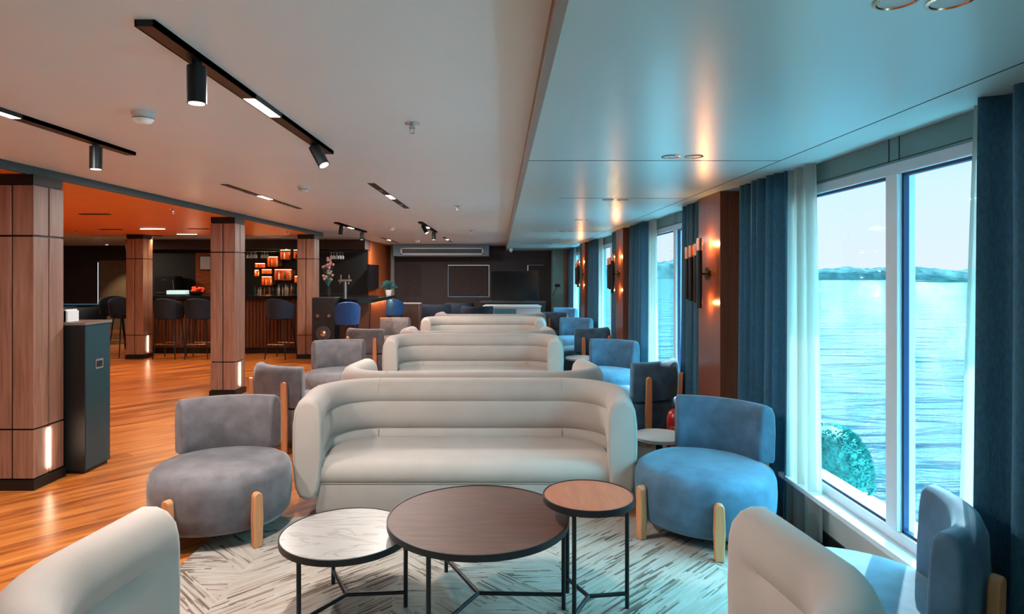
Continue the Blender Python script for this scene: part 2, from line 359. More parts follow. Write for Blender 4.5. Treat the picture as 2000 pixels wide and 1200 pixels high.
for y in (3.67, 5.5, 9.7, 13.7): s.box(0.5 if y > 5 else 0.163, 1.63, y, y + 0.006, ZS - 0.0015, ZS)
struct('trim_5', s, seam_mat, 'dark seams between lower ceiling panels')
PIL = [1.35, 5.30, 9.30, 13.40, 17.25]
MUL = [-0.90, 3.05, 6.85, 10.80, 14.85]
HW = 1.35; ZB, ZT = 0.31, 2.135
wl = MB().box(XW, XW + 0.12, YF, YB, -0.1, ZB - 0.02)
struct('wall_right', wl, sill_wall, 'grey dado wall below the windows')
pr = MB()
ys = [YF] + [v for mm in MUL for v in (mm - HW, mm + HW)] + [YB]
for a, b in zip(ys[::2], ys[1::2]):
    if b > a: pr.box(XW, XW + 0.12, a, b, ZB - 0.02, ZS)
struct('wall_right', pr, header_mat, 'wall piers between the windows')
struct('wall_right', MB().box(XW - 0.005, XW + 0.12, YF, YB, ZT, ZS), header_mat, 'sage header band above the windows')
hs = MB()
for mm in MUL:
    for dx in (-0.04, 0.04): hs.box(XW - 0.007, XW - 0.005, mm + dx - 0.003, mm + dx + 0.003, ZT + .01, ZS)
    hs.box(XW - 0.007, XW - 0.005, mm - HW, mm + HW, ZT + 0.012, ZT + 0.016)
struct('trim_6', hs, seam_mat)
ds = MB()
for y in (2.6, 2.68, 2.95, 4.1): ds.box(XW - 0.002, XW, y, y + 0.004, 0.0, ZB - .03)
struct('trim_7', ds, seam_mat)
for i, mm in enumerate(MUL):
    n = 'window_%d' % (i + 1); y0, y1 = mm - HW, mm + HW
    fr = MB(); t = 0.055
    fr.box(XW - 0.01, XW + 0.07, y0, y1, ZB, ZB + t).box(XW - 0.01, XW + 0.07, y0, y1, ZT - t, ZT)
    fr.box(XW - 0.01, XW + 0.07, y0, y0 + t, ZB, ZT).box(XW - 0.01, XW + 0.07, y1 - t, y1, ZB, ZT)
    wo = struct(n, fr, win_white, 'white framed two pane window facing the sea', bevel=0.004)
    MB().box(XW - 0.02, XW + 0.07, mm - 0.045, mm + 0.045, ZB + t, ZT - t).build('mullion', win_white, wo, bevel=0.005)
    MB().box(XW - 0.10, XW, y0, y1, ZB - 0.03, ZB).build('window_sill', win_white, wo, bevel=0.004)
    MB().box(XW + 0.12, XW + 0.26, y0 - .1, y1 + .1, ZB - 0.06, ZB - 0.02).build('outer_ledge', outside_white, wo, bevel=0.004)
    for a, b in ((y0 + t, mm - 0.045), (mm + 0.045, y1 - t)):
        g = MB(); q = 0.014
        g.box(XW + .005, XW + 0.03, a, a + q, ZB + t, ZT - t).box(XW + .005, XW + 0.03, b - q, b, ZB + t, ZT - t).box(XW + .005, XW + 0.03, a, b, ZB + t, ZB + t + q).box(XW + .005, XW + 0.03, a, b, ZT - t - q, ZT - t)
        g.build('gasket', gasket_mat, wo)
        MB().box(XW + 0.015, XW + 0.021, a + q, b - q, ZB + t + q, ZT - t - q).build('pane', glass_mat, wo)
for i, y in enumerate(PIL):
    o = struct('trim_%d' % (10 + i), MB().box(XP, XW, y - 0.275, y + 0.275, 0, ZS), pil_wood, 'glossy red brown wood pilaster between windows', bevel=0.004)
struct('baseboard_right', MB().box(XW - 0.012, XW, YF, YB, 0, 0.08), black)
# ship side outside: deck strip and unseen overhang added to limit the sun
struct('outer_deck', MB().box(XW + 0.12, XW + 0.80, YF, YB + 2, -0.15, -0.02), outside_white, 'white ship ledge outside the windows')
struct('added_sun_overhang', MB().box(XW + 0.12, XW + 0.95, YF, YB + 2, 2.55, 2.7), outside_white, 'unseen overhang added above the windows to limit the sun')
# back wall with blinded openings
BW = [(-13.5, -11.5, .72, 1.94), (-2.75, -2.32, .93, 1.86), (-1.52, -0.32, .93, 1.86), (0.76, 1.24, .93, 1.86)]
bwm = MB(); cur = XL
for a, b, z0, z1 in BW:
    bwm.box(cur, a, YB, YB + .1, 0, ZC); bwm.box(a, b, YB, YB + .1, 0, z0); bwm.box(a, b, YB, YB + .1, z1, ZC); cur = b
bwm.box(cur, XW + .2, YB, YB + .1, 0, ZC)
struct('wall_back', bwm, dark_wall, 'dark taupe end wall')
struct('wall_back', MB().box(-11.45, -8.9, YB - 0.03, YB, 0, 1.98), tan_wall, 'tan wall panel at the far left')
struct('wall_left', MB().box(XL - .1, XL, YF, YB, 0, ZC), tan_wall)
struct('wall_front', MB().box(XL, XW + .1, YF - .1, YF, 0, ZC), tan_wall)
for i, (a, b, z0, z1) in enumerate(BW):
    t = 0.012
    fr = MB().box(a, b, YB + .02, YB + .06, z0, z0 + t).box(a, b, YB + .02, YB + .06, z1 - t, z1).box(a, a + t, YB + .02, YB + .06, z0, z1).box(b - t, b, YB + .02, YB + .06, z0, z1)
    wo = struct('window_%d' % (6 + i), fr, blind_mat, 'end wall window covered by a brown blind')
    MB().box(a, b, YB + .07, YB + .075, z0, z1).build('pane', glass_mat, wo)
    gl_, gr_, gb_, gt_ = [(-.03, .02, .015, .008), (-.03, -.03, .008, .012), (.02, .018, .015, .022), (.02, -.03, -.03, .014)][i]
    bl = MB().box(a + gl_, b - gr_, YB - .02, YB - .002, z0 + gb_, z1 - gt_)
    for k in range(6): bl.box(a + .05, b - .05, YB - .026, YB - .02, z0 + .05 + k * (z1 - z0 - .1) / 6, z0 + .065 + k * (z1 - z0 - .1) / 6)
    o = bl.build('window_blind', blind_mat)
    tag(o, ['brown fabric blind on the large window at far left', 'narrow brown blind nearest the bar on the end wall', 'wide brown blind in the middle of the end wall', 'narrow brown blind behind the television'][i], 'blind', 'closed blinds on the end wall')
struct('trim_20', MB().box(1.44, 1.80, 17.55, YB, 0, ZS), teal_panel, 'pale teal wall panel in the far right corner')
# air handling bulkheads
def vent(name, x0, x1, lab):
    t = thing(name, lab, 'air vent', ((x0 + x1) / 2, 17.0, 2.05))
    w2 = (x1 - x0) / 2
    MB().box(-w2, w2, 0, 0.9, 0.03, 0.345).build('housing', M('blue_grey_bulkhead', (0.16, 0.27, 0.33), 0.5), t)
    MB().box(-w2 + .2, w2 - .15, -0.03, 0, 0.07, 0.10).box(-w2 + .2, w2 - .15, -0.03, 0, 0.22, 0.25).box(-w2 + .2, -w2 + .24, -.03, 0, .07, .25).box(w2 - .19, w2 - .15, -.03, 0, .07, .25).build('grille_frame', plastic_white, t)
    g = MB()
    for k in range(4): g.box(-w2 + .22, w2 - .17, -0.015, -0.002, 0.11 + k * .028, 0.125 + k * .028)
    g.build('louvre', black, t)
vent('air_conditioning_grille', PX(768, 17), PX(955, 17), 'long white framed air grille on blue bulkhead at the end of the room')
vent('air_conditioning_grille', -9.9, -8.75, 'white striped air grille behind the bar at the left')
# ------------------------------------------------------------------ outside
struct('sea', MB().box(2.9, 3500, -2500, 3500, -4.4, -4.0), sea_mat, 'rippling turquoise sea')
def ridge(name, x0, x1, y, depth, hmax, mat, n=160, seed=1, base=2.0):
    random.seed(seed); mb = MB(); hs_ = []
    ph = [random.uniform(0, 6.3) for _ in range(8)]
    for i in range(n + 1):
        u = i / n; h = base + hmax * (0.55 + 0.25 * math.sin(u * 7 + ph[0]) + 0.12 * math.sin(u * 23 + ph[1]) + .08 * math.sin(u * 61 + ph[2])) + random.uniform(-.08, .08) * hmax
        h *= min(1, u * 8, (1 - u) * 8) ** .5 if 0 < u < 1 else 0.05
        hs_.append(max(.1, h))
    vs = []; rows = 5; prof = [(0, 0), (.12, .75), (.45, 1), (.8, .8), (1, 0)]
    for i in range(n + 1):
        xx = x0 + (x1 - x0) * i / n
        for a, b in prof: vs.append((xx, y + depth * a, -4.05 + b * (hs_[i])))
    fs = [(i * rows + j, (i + 1) * rows + j, (i + 1) * rows + j + 1, i * rows + j + 1) for i in range(n) for j in range(rows - 1)]
    fs += [(i * rows, i * rows + rows - 1, (i + 1) * rows + rows - 1, (i + 1) * rows) for i in range(n)]
    mb.add(vs, fs); return mb.build(name, mat, smooth=True)
tag(ridge('wooded_shore', 60, 900, 700, 80, 22, land_mat, seed=3, base=4), 'low hazy wooded shore across the water', 'shore')
tag(ridge('wooded_headland', 200, 420, 560, 40, 7, M('headland_green', (0.014, 0.020, 0.021), .9, spec=0, noise=.5, scale=.1), n=90, seed=5), 'darker low headland in front of the hazy shore, seen through the nearest window', 'shore')
tag(ridge('grassy_islet', 280, 470, 412, 30, 1.6, islet_mat, n=60, seed=8, base=.5), 'flat green islet on the water at the right of the nearest window', 'islet')
random.seed(11)
t = thing('conifer_shrub', 'rounded teal green conifer shrub outside the nearest window', 'shrub', (2.33, 4.45, -0.02))
MB().lathe([(.12, 0), (.15, .12), (.16, .13)], 16).build('pot', black, t)
MB().lathe([(0.02, 0.13), (.26, .15), (.29, .26), (.25, .40), (.16, .49), (.02, .54)], 24, sx=.8).build('foliage_core', leaf_mat, t, smooth=True)
lf = MB()
for k in range(2600):
    z = random.uniform(.14, .53); r = .30 * max(0, (1 - ((z - .22) / .33) ** 2 if z > .22 else 1)) ** .5; a = random.uniform(0, 2 * PI)
    p = Vector((r * math.cos(a) * .8, r * math.sin(a), z)); d = Vector((math.cos(a), math.sin(a), random.uniform(.2, 1.2))).normalized() * .028; q = d.cross(Vector((random.random(), random.random(), random.random()))).normalized() * .008
    lf.add([p - q, p + q, p + d], [(0, 1, 2)])
lf.build('foliage', leaf_mat, t)
# ------------------------------------------------------------------ curtains
def curtain(name, y0, y1, x, z0, z1, folds, amp, mat, lab, cat, grp, gather=0.0, seed=0, bottom=None):
    rnd = random.Random(seed); n = folds * 10; rows = 12; vs = []; fs = []
    ph = [rnd.uniform(-.6, .6) for _ in range(folds + 2)]; am = [rnd.uniform(.7, 1.15) for _ in range(folds + 2)]
    for j in range(rows + 1):
        v = j / rows; z = z0 + (z1 - z0) * v
        for i in range(n + 1):
            u = i / n; k = u * folds; ki = int(k); kf = k - ki
            a = am[ki] * (1 - kf) + am[ki + 1] * kf; p = ph[ki] * (1 - kf) + ph[ki + 1] * kf
            ww = 1 - .12 * v * (1 - v) * 4 * gather
            yy0, yy1 = y0, y1
            if bottom: yy0 = y0 * v + bottom[0] * (1 - v); yy1 = y1 * v + bottom[1] * (1 - v)
            c = (yy0 + yy1) / 2; yy = c + (yy0 + (yy1 - yy0) * u - c) * ww + 0.02 * math.sin(2 * PI * k * .5 + p)
            xx = x + amp * a * (1 - .35 * v) * math.sin(2 * PI * k + p + .3 * math.sin(3 * v))
            vs.append((xx, yy, z))
    fs = [(j * (n + 1) + i, j * (n + 1) + i + 1, (j + 1) * (n + 1) + i + 1, (j + 1) * (n + 1) + i) for j in range(rows) for i in range(n)]
    o = MB().add(vs, fs).build(name, mat, smooth=True)
    if mat is curtain_mat:
        m = o.modifiers.new('th', 'SOLIDIFY'); m.thickness = .006
    return tag(o, lab, cat, grp)
wn = ['window outside the view behind', 'nearest window', 'second window', 'third window', 'farthest window']
for i, mm in enumerate(MUL):
    if i == 0: continue
    far_h = PIL[i] - .33 if i < 5 else 17
    ph_ = PIL[i]; pn_ = PIL[i - 1]
    curtain('blue_curtain', mm + .98, ph_ - .55, 1.825, 0.02, ZS - .002, 6, .075, curtain_mat, 'long blue velvet curtain at the far side of the %s' % wn[i], 'curtain', 'heavy blue curtains', seed=i)
    curtain('blue_curtain', pn_ + .29, mm - .67, 1.825, 0.02, ZS - .002, 5, .075, curtain_mat, 'long blue velvet curtain at the near side of the %s' % wn[i], 'curtain', 'heavy blue curtains', seed=i + 20)
    curtain('sheer_curtain', mm + .66, mm + .96, 1.85, 0.03, ZS - .003, 5, .035, sheer_mat, 'white sheer curtain gathered at the far side of the %s' % wn[i], 'curtain', 'white sheer curtains', seed=i + 40, bottom=(mm + .60, mm + .96))
    curtain('sheer_curtain', mm - .66, mm - .60, 1.86, 0.03, ZS - .003, 3, .02, sheer_mat, 'slim white sheer curtain at the near side of the %s' % wn[i], 'curtain', 'white sheer curtains', seed=i + 60, bottom=(mm - .64, mm - .49))
# ------------------------------------------------------------------ wall sconces
def make_sconce(lab):
    t = thing('wall_sconce', lab, 'wall lamp', (XP, PIL[1], 1.6), 0, 'tubular wall sconces on the pilasters')
    MB().tube((0, 0, 0), (-.02, 0, 0), .055, 20).tube((-.02, 0, 0), (-.09, 0, 0), .02, 12).build('wall_mount', black_metal, t, smooth=True)
    for k in range(6):
        y = .165 - k * .066; L_ = .20 + .012 * k
        x = -.11 - .02 * math.cos(k * 1.2)
        b = MB().tube((x, y, -L_ - .02), (x, y, L_ - .07), .022, 14).build('tube', black_metal, t, smooth=True)
        MB().tube((x, y, L_ - .07), (x, y, L_ + .03), .0225, 14).build('copper_tip', brass, b, smooth=True)
    lamp('POINT', (-.055, -.05, .25), 2.6, (1, .42, .12), .005, t); lamp('POINT', (-.055, -.05, -.24), 1.4, (1, .38, .10), .005, t)
    return t
sc0 = make_sconce('black and copper tube sconce on the nearest visible pilaster')
dup(sc0, loc=(XP, PIL[2], 1.6), label='black and copper tube sconce on the middle pilaster, between second and third windows')
dup(sc0, loc=(XP, PIL[3], 1.6), label='black and copper tube sconce on the farthest lit pilaster')
# ------------------------------------------------------------------ sofas
def make_sofa(lab):
    W, D = 2.36, .96; t = thing('curved_sofa', lab, 'sofa', (0, 0, 0), 0, 'cream curved sofas in a row')
    hw = W / 2 - .10; yb = D / 2 - .095; r = .40; path = []
    y0 = -D / 2 + .07
    for k in range(14): path.append((-hw, y0 + (yb - r - y0) * k / 14, -1, 0))
    for k in range(13):
        a = PI - k / 12 * PI / 2; path.append((-hw + r + r * math.cos(a), yb - r + r * math.sin(a), math.cos(a), math.sin(a)))
    for k in range(1, 12): path.append((-hw + r + (2 * hw - 2 * r) * k / 12, yb, 0, 1))
    for k in range(13):
        a = PI / 2 - k / 12 * PI / 2; path.append((hw - r + r * math.cos(a), yb - r + r * math.sin(a), math.cos(a), math.sin(a)))
    for k in range(1, 15): path.append((hw, yb - r + (y0 - yb + r) * k / 14, 1, 0))
    def toe(p):
        v = max(0, (yb - r - p[1]) / (yb - r - y0)); sg = -1 if p[0] < 0 else 1
        return (p[0] - sg * .05 * v, p[1], p[2], p[3])
    path = [toe(p) for p in path]
    prof = [(0.0, .115), (.05, .135), (.075, .19), (.09, .30), (.096, .45), (.094, .60), (.082, .70), (.055, .755), (.02, .778), (-.02, .778), (-.055, .762), (-.085, .725), (-.096, .68), (-.094, .635), (-.078, .616),
            (-.088, .60), (-.10, .56), (-.102, .50), (-.096, .44), (-.062, .405), (-.088, .385), (-.092, .33), (-.088, .25), (-.07, .17), (-.04, .125)]
    pan = [((-.100 if -.10 < n_ <= -.06 and .37 < z_ < .65 else n_), z_) for n_, z_ in prof]
    MB().sweep(path, prof, cap_r=.035, prof2=pan, blend=(.04, .20)).build('backrest_and_arms', cream, t, smooth=True)
    # seat cushion: plan outline with rounded back corners, rounded upper edge
    def outline(ins, yf):
        x = hw - .105 - ins; y1 = yb - .085 - ins; rr = .30; pts = [(-x, yf)]
        for k in range(9):
            a = PI - k / 8 * PI / 2; pts.append((-x + rr + rr * math.cos(a), y1 - rr + rr * math.sin(a)))
        for k in range(9):
            a = PI / 2 - k / 8 * PI / 2; pts.append((x - rr + rr * math.cos(a), y1 - rr + rr * math.sin(a)))
        pts.append((x, yf)); return pts
    def stack(levels):
        mb = MB(); vs = []; n = None
        for ins, yf, z in levels:
            o = outline(ins, yf); n = len(o); vs += [(a, b, z) for a, b in o]
        fs = [tuple(range(n - 1, -1, -1)), tuple((len(levels) - 1) * n + i for i in range(n))]
        for j in range(len(levels) - 1):
            fs += [(j * n + i, j * n + (i + 1) % n, (j + 1) * n + (i + 1) % n, (j + 1) * n + i) for i in range(n)]
        return mb.add(vs, fs)
    yf = -D / 2 + .07
    stack([(0, yf + .012, .222), (0, yf, .24), (0, yf - .005, .28), (0, yf + .005, .318), (.0, yf + .03, .342), (.02, yf + .07, .354), (.1, yf + .15, .358)]).build('seat', cream, t, smooth=True)
    stack([(0.03, yf + .03, 0.0), (0.0, yf + .01, .03), (0, yf + .008, .218)]).build('base', cream, t, smooth=True)
    sm = MB()
    for sx in (-1, 1):
        px = sx * (hw - r + .02)
        pts = [(px, yb + .02, .782), (px, yb - .04, .772), (px, yb - .085, .73), (px, yb - .096, .68), (px, yb - .078, .62)]
        for a, b in zip(pts, pts[1:]): sm.tube(a, b, .0022, 6)
        pts = [(px, yb - .078, .40), (px, yb - .095, .385), (px, yb - .094, .35)]
        for a, b in zip(pts, pts[1:]): sm.tube(a, b, .003, 6)
    for sx in (-1, 1):
        cx_ = sx * (hw - .05); pts = [(cx_ + sx * n_ * .78, y0 - .030, .447 + (z_ - .447) * .90) for n_, z_ in pan[1:-1]]
        for a, b in zip(pts, pts[1:]): sm.tube(a, b, .0022, 6)
    sm.tube((-hw + .085, yf + .006, .22), (hw - .085, yf + .006, .22), .003, 6)
    sm.build('seam', cream_seam, t)
    return t
s0 = make_sofa('cream curved sofa facing the camera behind the round coffee tables, nearest full sofa')
s0.location = (-.233, 4.04 + .48, .008)
for (x, y, rz, lab) in (
    (-.165, 1.785, PI, 'foreground cream sofa, only its two arms showing at the bottom corners'),
    (-.25, 5.15 + .48, PI, 'cream curved sofa with its back to the camera, directly behind the nearest full sofa'),
    (-.35, 7.76 + .48, 0, 'cream curved sofa facing the camera, middle one of the row'),
    (-.34, 8.86 + .48, PI, 'cream curved sofa seen from behind, back to back with the middle sofa'),
    (-.32, 11.25 + .48, 0, 'cream curved sofa facing the camera, farthest one of the row'),
    (-.22, 12.6 + .48, PI, 'farthest cream sofa, only its left arm tip showing beyond the others')):
    o = dup(s0, loc=(x, y, .008), rz=rz, label=lab)
    if y < 3: o.scale = (1.035, 1, 1)
# ------------------------------------------------------------------ lounge chairs
def make_chair(mat, lab, grp):
    t = thing('lounge_chair', lab, 'armchair', (0, 0, 0), 0, grp)
    n = 40; vs = []; fs = []
    prof = [(.28, .075), (.375, .085), (.405, .12), (.415, .20), (.418, .28), (.415, .35), (.40, .392), (.355, .418), (.25, .435), (.1, .442)]
    for rr, z in prof:
        for i in range(n):
            a = 2 * PI * i / n; c, s_ = math.cos(a), math.sin(a); q = (abs(c) ** 2.15 + abs(s_) ** 2.15) ** (-1 / 2.15)
            vs.append((rr * c * q, rr * s_ * q * .97, z))
    for j in range(len(prof) - 1): fs += [(j * n + i, j * n + (i + 1) % n, (j + 1) * n + (i + 1) % n, (j + 1) * n + i) for i in range(n)]
    fs += [tuple(range(n - 1, -1, -1)), tuple((len(prof) - 1) * n + i for i in range(n))]
    MB().add(vs, fs).build('seat', mat, t, smooth=True)
    R_ = .50; cy = -.14; path = []
    for k in range(17):
        a = PI / 2 + math.radians(34) * (1 - 2 * k / 16); path.append((R_ * math.cos(a), cy + R_ * math.sin(a), math.cos(a), math.sin(a)))
    pf = [(-.045, .40), (.06, .40), (.068, .42), (.075, .60), (.070, .70), (.050, .745), (.02, .762), (-.015, .758), (-.035, .735), (-.045, .68), (-.055, .55), (-.06, .42)]
    MB().sweep(path, pf, cap_r=.025).build('backrest', mat, t, smooth=True)
    def board(x, y, a, z1, w_, th, lean=0):
        mb = MB(); pts = [(-w_ / 2 * .8, 0), (w_ / 2 * .8, 0), (w_ / 2, z1 * .5)]
        for k in range(9):
            q = k / 8 * PI; pts.append((w_ / 2 * .85 * math.cos(q), z1 - w_ * .45 + w_ * .45 * math.sin(q)))
        pts.append((-w_ / 2, z1 * .5)); m = len(pts); c, s_ = math.cos(a), math.sin(a); vv = []
        for o_ in (-th / 2, th / 2):
            for u, z in pts:
                oo = o_ + lean * (z / z1) ** 2
                vv.append((x - s_ * u + c * oo, y + c * u + s_ * oo, z))
        mb.add(vv, [tuple(range(m)), tuple(range(2 * m - 1, m - 1, -1))] + [(i, (i + 1) % m, m + (i + 1) % m, m + i) for i in range(m)])
        return mb
    for sg in (-1, 1):
        a = -PI / 2 + sg * math.radians(32)
        board(.445 * math.cos(a), .438 * math.sin(a), a, .32, .062, .045).build('leg', leg_wood, t, bevel=.008)
        a = PI / 2 + sg * math.radians(30)
        board(.46 * math.cos(a), .475 * math.sin(a), a, .64, .062, .04, .015).build('leg', leg_wood, t, bevel=.008)
    return t
def rot(fx, fy): return math.atan2(fx, -fy)   # local front is -Y
gch = make_chair(velvet_warm_lit, 'grey velvet lounge chair facing the camera at left of the nearest full sofa', 'grey lounge chairs on the aisle side')
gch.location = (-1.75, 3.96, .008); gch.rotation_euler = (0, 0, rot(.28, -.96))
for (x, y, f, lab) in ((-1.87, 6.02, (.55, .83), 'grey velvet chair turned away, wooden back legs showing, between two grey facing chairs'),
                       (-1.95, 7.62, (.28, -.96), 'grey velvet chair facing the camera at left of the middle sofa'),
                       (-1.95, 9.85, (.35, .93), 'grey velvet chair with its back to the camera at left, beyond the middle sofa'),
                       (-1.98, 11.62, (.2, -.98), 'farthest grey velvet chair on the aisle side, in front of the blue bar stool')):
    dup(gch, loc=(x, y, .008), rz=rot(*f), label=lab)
bch = make_chair(velvet_window_lit, 'blue velvet lounge chair facing the coffee tables at right of the nearest full sofa', 'blue lounge chairs on the window side')
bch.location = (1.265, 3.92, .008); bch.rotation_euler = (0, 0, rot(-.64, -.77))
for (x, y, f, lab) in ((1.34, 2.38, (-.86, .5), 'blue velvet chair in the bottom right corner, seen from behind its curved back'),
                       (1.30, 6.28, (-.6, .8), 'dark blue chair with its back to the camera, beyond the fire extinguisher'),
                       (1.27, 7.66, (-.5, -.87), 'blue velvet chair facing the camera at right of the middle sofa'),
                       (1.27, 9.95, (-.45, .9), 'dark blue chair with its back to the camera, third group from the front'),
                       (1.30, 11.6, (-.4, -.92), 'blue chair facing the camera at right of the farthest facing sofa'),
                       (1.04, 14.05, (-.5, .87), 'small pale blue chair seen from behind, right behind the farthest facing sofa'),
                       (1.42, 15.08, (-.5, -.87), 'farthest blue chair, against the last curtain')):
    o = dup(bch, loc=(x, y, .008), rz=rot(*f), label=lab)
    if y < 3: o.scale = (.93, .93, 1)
# ------------------------------------------------------------------ coffee tables
def nest_table(name, x, y, r, z, angs, top_mat, lab, grp='nesting round coffee tables'):
    t = thing(name, lab, 'coffee table', (x, y, 0.008), 0, grp); z -= .008
    MB().lathe([(r - .01, z - .034), (r, z - .03), (r, z - .001), (r - .002, z), (r - .006, z), (r - .006, z - .004)], 72).build('rim', black_metal, t, smooth=True)
    MB().lathe([(r - .007, z - .02), (r - .007, z - .003)], 72).build('tabletop', top_mat, t, smooth=True)
    rl = r - .025
    for a in angs:
        a = math.radians(a); MB().tube((rl * math.cos(a), rl * math.sin(a), 0), (rl * math.cos(a), rl * math.sin(a), z - .034), .0105, 10).build('leg', black_metal, t, smooth=True)
    st_ = MB()
    for a in angs:
        a = math.radians(a); st_.tube((0, 0, .07), (rl * math.cos(a), rl * math.sin(a), .07), .010, 10)
    st_.build('stretcher', black_metal, t, smooth=True)
    return t
nest_table('round_coffee_table', -.107, 3.0, .43, .45, (-2, 117, 241), walnut, 'large round dark walnut coffee table with black metal legs, middle of the three')
nest_table('round_coffee_table', -.733, 2.985, .305, .38, (5, 117, 238), marble_mat, 'low round white marble coffee table at left of the walnut one')
nest_table('round_coffee_table', .413, 2.97, .215, .56, (8, 115, 243), copper_wood, 'small tall round table with copper brown top at right of the walnut one')
def side_table(x, y, r, z, lab):
    t = thing('side_table', lab, 'side table', (x, y, 0), 0, 'white side tables by the windows')
    MB().lathe([(r - .01, z - .03), (r, z - .025), (r, z - .004), (r - .006, z)], 40).build('tabletop', paper, t, smooth=True)
    MB().tube((0, 0, .02), (0, 0, z - .03), .025, 16).build('pole', black_metal, t, smooth=True)
    MB().lathe([(r * .7, 0), (r * .7, .01), (.03, .02)], 30).build('base', black_metal, t, smooth=True)
side_table(1.22, 4.85, .20, .36, 'round white side table in sunlight between the blue chair and the dark chair behind it')
side_table(1.12, 8.75, .22, .44, 'sunlit white side table at right of the middle sofas')
# rug
tag(MB().prism([(-1.75, 1.25), (1.6, 1.25), (1.6, 4.12), (-1.75, 4.12)], 0, .008).build('patterned_rug', rug_mat), 'cream and brown chevron rug under the coffee tables', 'rug')
tag(MB().prism([(-1.75, 5.3), (1.6, 5.3), (1.6, 8.2), (-1.75, 8.2)], 0, .008).build('patterned_rug', rug_mat), 'patterned rug under the second seating group', 'rug')
# fire extinguisher
t = thing('fire_extinguisher', 'red fire extinguisher standing behind the nearest blue chair', 'fire extinguisher', (1.50, 5.42, 0))
MB().lathe([(.06, 0), (.07, .02), (.07, .36), (.055, .41), (.025, .44)], 28).build('cylinder', red_paint, t, smooth=True)
MB().tube((0, 0, .43), (0, 0, .47), .022, 14).box(-.01, .01, -.09, .02, .475, .49).box(-.01, .01, -.09, .01, .445, .455).build('valve', black_metal, t)
MB().tube((0, .02, .46), (0.03, .085, .40), .009, 8).tube((0.03, .085, .40), (0.03, .09, .12), .009, 8).build('hose', black, t, smooth=True)
lb = MB(); nseg = 10
for k in range(nseg):
    a0 = -PI / 2 - .9 + k * .14; a1 = a0 + .14
    lb.add([(.0712 * math.cos(a0), .0712 * math.sin(a0), .10), (.0712 * math.cos(a1), .0712 * math.sin(a1), .10), (.0712 * math.cos(a1), .0712 * math.sin(a1), .30), (.0712 * math.cos(a0), .0712 * math.sin(a0), .30)], [(0, 1, 2, 3)])
lb.build('label_sleeve', M('red_label', (.6, .12, .1), .4, noise=.9, scale=60), t)
# ------------------------------------------------------------------ ceiling fittings
def track(x, y0, L_, heads, lab, recessed=False, led_y=(.82, 1.15)):
    t = thing('track_light', lab, 'track light', (x, y0, ZC), 0, 'black ceiling light tracks')
    h = .004 if recessed else .022
    MB().box(-.032, .032, 0, led_y[0], -h, 0).box(-.032, .032, led_y[1], L_, -h, 0).box(-.032, -.026, 0, L_, -h, 0).box(.026, .032, 0, L_, -h, 0).build('rail', black_metal, t)
    MB().box(-.025, .025, led_y[0], led_y[1], -h + .001, 0).build('led_bar', led, t)
    lamp('AREA', (0, sum(led_y) / 2, -h - .004), 24, (1, .93, .87), .3, t, size_y=.05, rot=(0, 0, PI / 2))
    for (yy, tl, az_) in heads:
        if recessed:
            MB().box(-.02, .02, yy, yy + .16, -h - .006, -h).build('recessed_spot', steel, t)
            continue
        d = Vector((math.sin(tl) * math.cos(az_), math.sin(tl) * math.sin(az_), -math.cos(tl)))
        p = Vector((0, yy, -h)); q = p + Vector((0, 0, -.015))
        hd = MB().tube(p, q, .018, 12).tube(q, q + d * .135, .034, 24).build('spot_head', black_metal, t, smooth=True)
        MB().tube(q + d * .134, q + d * .137, .028, 20).build('lens', spot_lens, hd, smooth=True)
        e_ = (-d).to_track_quat('Z', 'Y').to_euler()
        lamp('SPOT', q + d * .14, 11, (1, .90, .80), .03, t, rot=e_, spot=math.radians(75))
A = (.34, 0, 0); B = (1.82, .5, -.6)
track(-1.12, 1.98, 2.12, [A, (1.80, .55, -.35)], 'long black track with a vertical spot and a tilted spot, nearest the camera')
track(-2.43, 2.02, 2.12, [(.40, 0, 0), (1.76, 0, 0)], 'black track at the upper left edge, glowing at its near end', led_y=(.70, 1.14))
track(-2.47, 5.62, 2.13, [(.45, 0, 0), (1.6, 0, 0)], 'flush black light strip above the aisle, left of the two middle ones', True)
track(-1.145, 5.56, 2.13, [(.35, 0, 0), (1.6, 0, 0)], 'flush black light strip right of the white smoke detector', True)
track(-2.55, 9.74, 2.12, [(.35, .35, 2.2), (1.85, .12, 2.5)], 'third black track on the left row with two spots')
track(-1.235, 9.65, 2.3, [(.35, .55, -.4), (1.95, 0, 0)], 'third black track on the right row with two spots')
track(-2.64, 13.9, 2.2, [(.4, 0, 0), (1.7, 0, 0)], 'farthest flush light strip on the left row, by the bar', True)
track(-1.245, 13.7, 2.2, [(.4, 0, 0), (1.7, 0, 0)], 'farthest flush light strip on the right row', True)
def detector(x, y, s_, lab, z=ZC):
    t = thing('smoke_detector', lab, 'smoke detector', (x, y, z), 0, 'white smoke detectors')
    MB().lathe([(.055 * s_, 0), (.055 * s_, -.02 * s_)], 28).build('base', plastic_white, t, smooth=True)
    MB().lathe([(.048 * s_, -.02 * s_), (.048 * s_, -.035 * s_), (.032 * s_, -.055 * s_), (.01, -.058 * s_)], 28).build('sensor', plastic_white, t, smooth=True)
    MB().lathe([(.049 * s_, -.030 * s_), (.049 * s_, -.033 * s_)], 28).build('vent_slot', black, t)
detector(-1.77, 3.12, 1.0, 'white smoke detector near the closest spotlight track')
detector(-1.80, 5.75, 1.0, 'white smoke detector between the two flush light strips')
detector(-1.87, 10.8, 1.0, 'white smoke detector between the third pair of tracks')
detector(-1.98, 15.0, 1.0, 'tiny far smoke detector near the end of the room')
